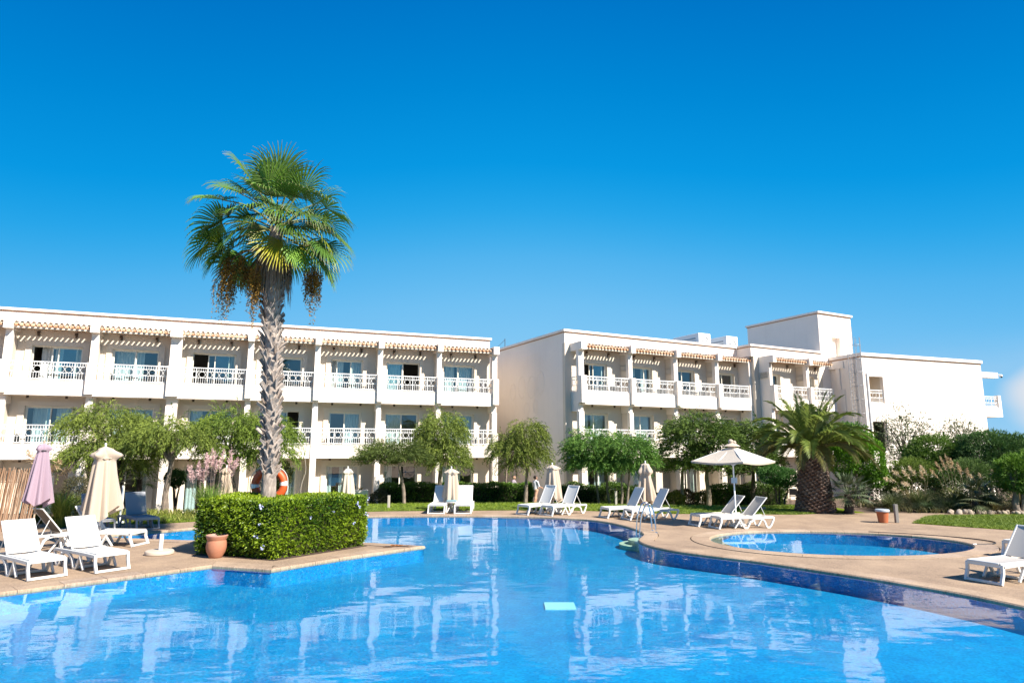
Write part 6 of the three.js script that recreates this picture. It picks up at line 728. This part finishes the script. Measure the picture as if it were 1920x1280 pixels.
// two people beyond the hedge
function makePerson(name, label, spot, turn, shirt, shorts, hairC, armUp) {
  const t = thing(name, label, "person", spot, turn), skin = [0.42, 0.24, 0.16];
  const J = { pel: [0, 0.92, 0], ch: [0, 1.27, 0.01], nk: [0, 1.44, 0.0], hd: [0, 1.555, 0.02], cr: [0, 1.60, -0.005] }, B = [];
  const add = (a, b, r0, r1, c) => B.push([V(...a), V(...b), r0, r1, c]);
  add(J.pel, J.ch, 0.135, 0.145, 1); add([-0.12, 1.36, 0], [0.12, 1.36, 0], 0.07, 0.07, 1); add([-0.07, 0.92, 0], [0.07, 0.92, 0], 0.11, 0.11, 2); add(J.ch, J.nk, 0.10, 0.055, 1); add(J.nk, [0, 1.5, 0.01], 0.052, 0.052, 0); add(J.hd, J.cr, 0.088, 0.092, 0); add([0, 1.50, 0.06], [0, 1.53, 0.07], 0.04, 0.05, 0); add([0, 1.545, 0.10], [0, 1.565, 0.098], 0.014, 0.01, 0); add([-0.088, 1.55, 0.0], [-0.092, 1.58, -0.005], 0.016, 0.018, 0); add([0.088, 1.55, 0.0], [0.092, 1.58, -0.005], 0.016, 0.018, 0);
  for (const s of [-1, 1]) { const st = s * 0.11; add([s * 0.085, 0.88, 0], [s * 0.09, 0.5, st * 0.9], 0.088, 0.062, 2); add([s * 0.09, 0.5, st * 0.9], [s * 0.09, 0.09, s > 0 ? st * 0.4 : st * 2.0], 0.058, 0.036, 0); add([s * 0.09, 0.045, (s > 0 ? st * 0.4 : st * 2) - 0.03], [s * 0.095, 0.035, (s > 0 ? st * 0.4 : st * 2) + 0.15], 0.04, 0.032, 3);
    const el = armUp ? [s * 0.24, 1.12, 0.06] : [s * 0.235, 1.10, -st * 0.5], wr = armUp ? [s * 0.20, 1.05, 0.26] : [s * 0.25, 0.86, -st * 0.9 + 0.06]; add([s * 0.185, 1.36, 0], el, 0.052, 0.042, 1); add(el, wr, 0.040, 0.027, 0); const d = V(wr[0] - el[0], wr[1] - el[1], wr[2] - el[2]).normalize(), pm = V(...wr).addScaledVector(d, 0.07); add(wr, [pm.x, pm.y, pm.z], 0.028, 0.034, 0);
    for (let f = 0; f < 4; f++) { const o = pm.clone().add(V(0, 0, (f - 1.5) * 0.018)).addScaledVector(d, 0.02), e = o.clone().addScaledVector(d, 0.06 + (f === 1 || f === 2 ? 0.012 : 0)).add(V(-s * 0.015, 0, 0)); add([o.x, o.y, o.z], [e.x, e.y, e.z], 0.010, 0.009, 0); } const th = V(...wr).addScaledVector(d, 0.03).add(V(0, 0, 0.03)), te = th.clone().addScaledVector(d, 0.045).add(V(-s * 0.01, 0, 0.02)); add([th.x, th.y, th.z], [te.x, te.y, te.z], 0.012, 0.010, 0); }
  const res = 110, S = 0.92, mc = new MarchingCubes(res, new THREE.MeshBasicMaterial(), false, false, 120000), cx = V(0, 0.86, 0.02), ab = V(), ap = V(), best = (p, out) => { let d = 9, c = 0, m = 9; for (const [a, b, r0, r1, k] of B) { ab.subVectors(b, a); ap.subVectors(p, a); const L = ab.lengthSq(), tt = L ? clamp(ap.dot(ab) / L) : 0, q = ap.addScaledVector(ab, -tt).length() - lerp(r0, r1, tt); const kk = Math.min(0.03, Math.max(r0, r1) * 0.6), h = clamp(0.5 + 0.5 * (d - q) / kk); d = lerp(d, q, h) - kk * h * (1 - h); if (q < m) { m = q; c = k; } } if (out) out.c = c; return d; };
  const p = V(), half = res / 2; mc.field.fill(-1); for (let z = 0; z < res; z++) { const pz = (z - half) / half * S + cx.z; if (Math.abs(pz) > 0.45) continue; for (let y = 0; y < res; y++) for (let x = 0; x < res; x++) { const px = (x - half) / half * S; if (Math.abs(px) > 0.4) continue; p.set(px, (y - half) / half * S + cx.y, pz); mc.field[x + y * res + z * res * res] = -best(p); } }
  mc.isolation = 0; mc.update(); const n = mc.count, pos = new Float32Array(n * 3), nor = new Float32Array(n * 3), col = new Float32Array(n * 3), o = {}; for (let i = 0; i < n; i++) { for (let k = 0; k < 3; k++) { pos[3 * i + k] = mc.positionArray[3 * i + k] * S + [cx.x, cx.y, cx.z][k]; nor[3 * i + k] = mc.normalArray[3 * i + k]; } best(p.set(pos[3 * i], pos[3 * i + 1], pos[3 * i + 2]), o); const c = [skin, shirt, shorts, [0.08, 0.06, 0.05]][o.c]; for (let k = 0; k < 3; k++) col[3 * i + k] = c[k]; }
  const g = new THREE.BufferGeometry(); g.setAttribute('position', new THREE.BufferAttribute(pos, 3)); g.setAttribute('normal', new THREE.BufferAttribute(nor, 3)); g.setAttribute('color', new THREE.BufferAttribute(col, 3)); mesh('body', g, new THREE.MeshStandardMaterial({ vertexColors: true, roughness: 0.85 }), t);
  const hair = new THREE.SphereGeometry(0.108, 18, 14), hp = hair.attributes.position; for (let i = 0; i < hp.count; i++) { const z = hp.getZ(i), y = hp.getY(i); if (z > 0.03 && y < 0.045) { hp.setZ(i, z * 0.45); hp.setX(i, hp.getX(i) * 0.85); } if (y < -0.06) hp.setY(i, -0.06 + (y + 0.06) * 0.4); } hair.computeVertexNormals(); mesh('hair', hair.translate(0, 1.60, -0.012), std(hairC, 0.7), t);
  for (const s of [-1, 1]) mesh('eye', new THREE.SphereGeometry(0.009, 8, 6).translate(s * 0.032, 1.575, 0.092), M.black, t); return t;
}
makePerson('person', 'dark-haired person in a pale grey shirt walking at the end of the clipped hedge', P(1.28, 36.0, -0.60), 2.2, [0.55, 0.58, 0.62], [0.50, 0.30, 0.20], [0.03, 0.015, 0.012], true);
makePerson('person', 'dark-haired person in a muted top mostly hidden behind the hedge and thin tree', P(0.10, 36.7, -0.60), 1.2, [0.26, 0.22, 0.26], [0.1, 0.1, 0.12], [0.02, 0.012, 0.012], false);

renderer.render(scene, camera);
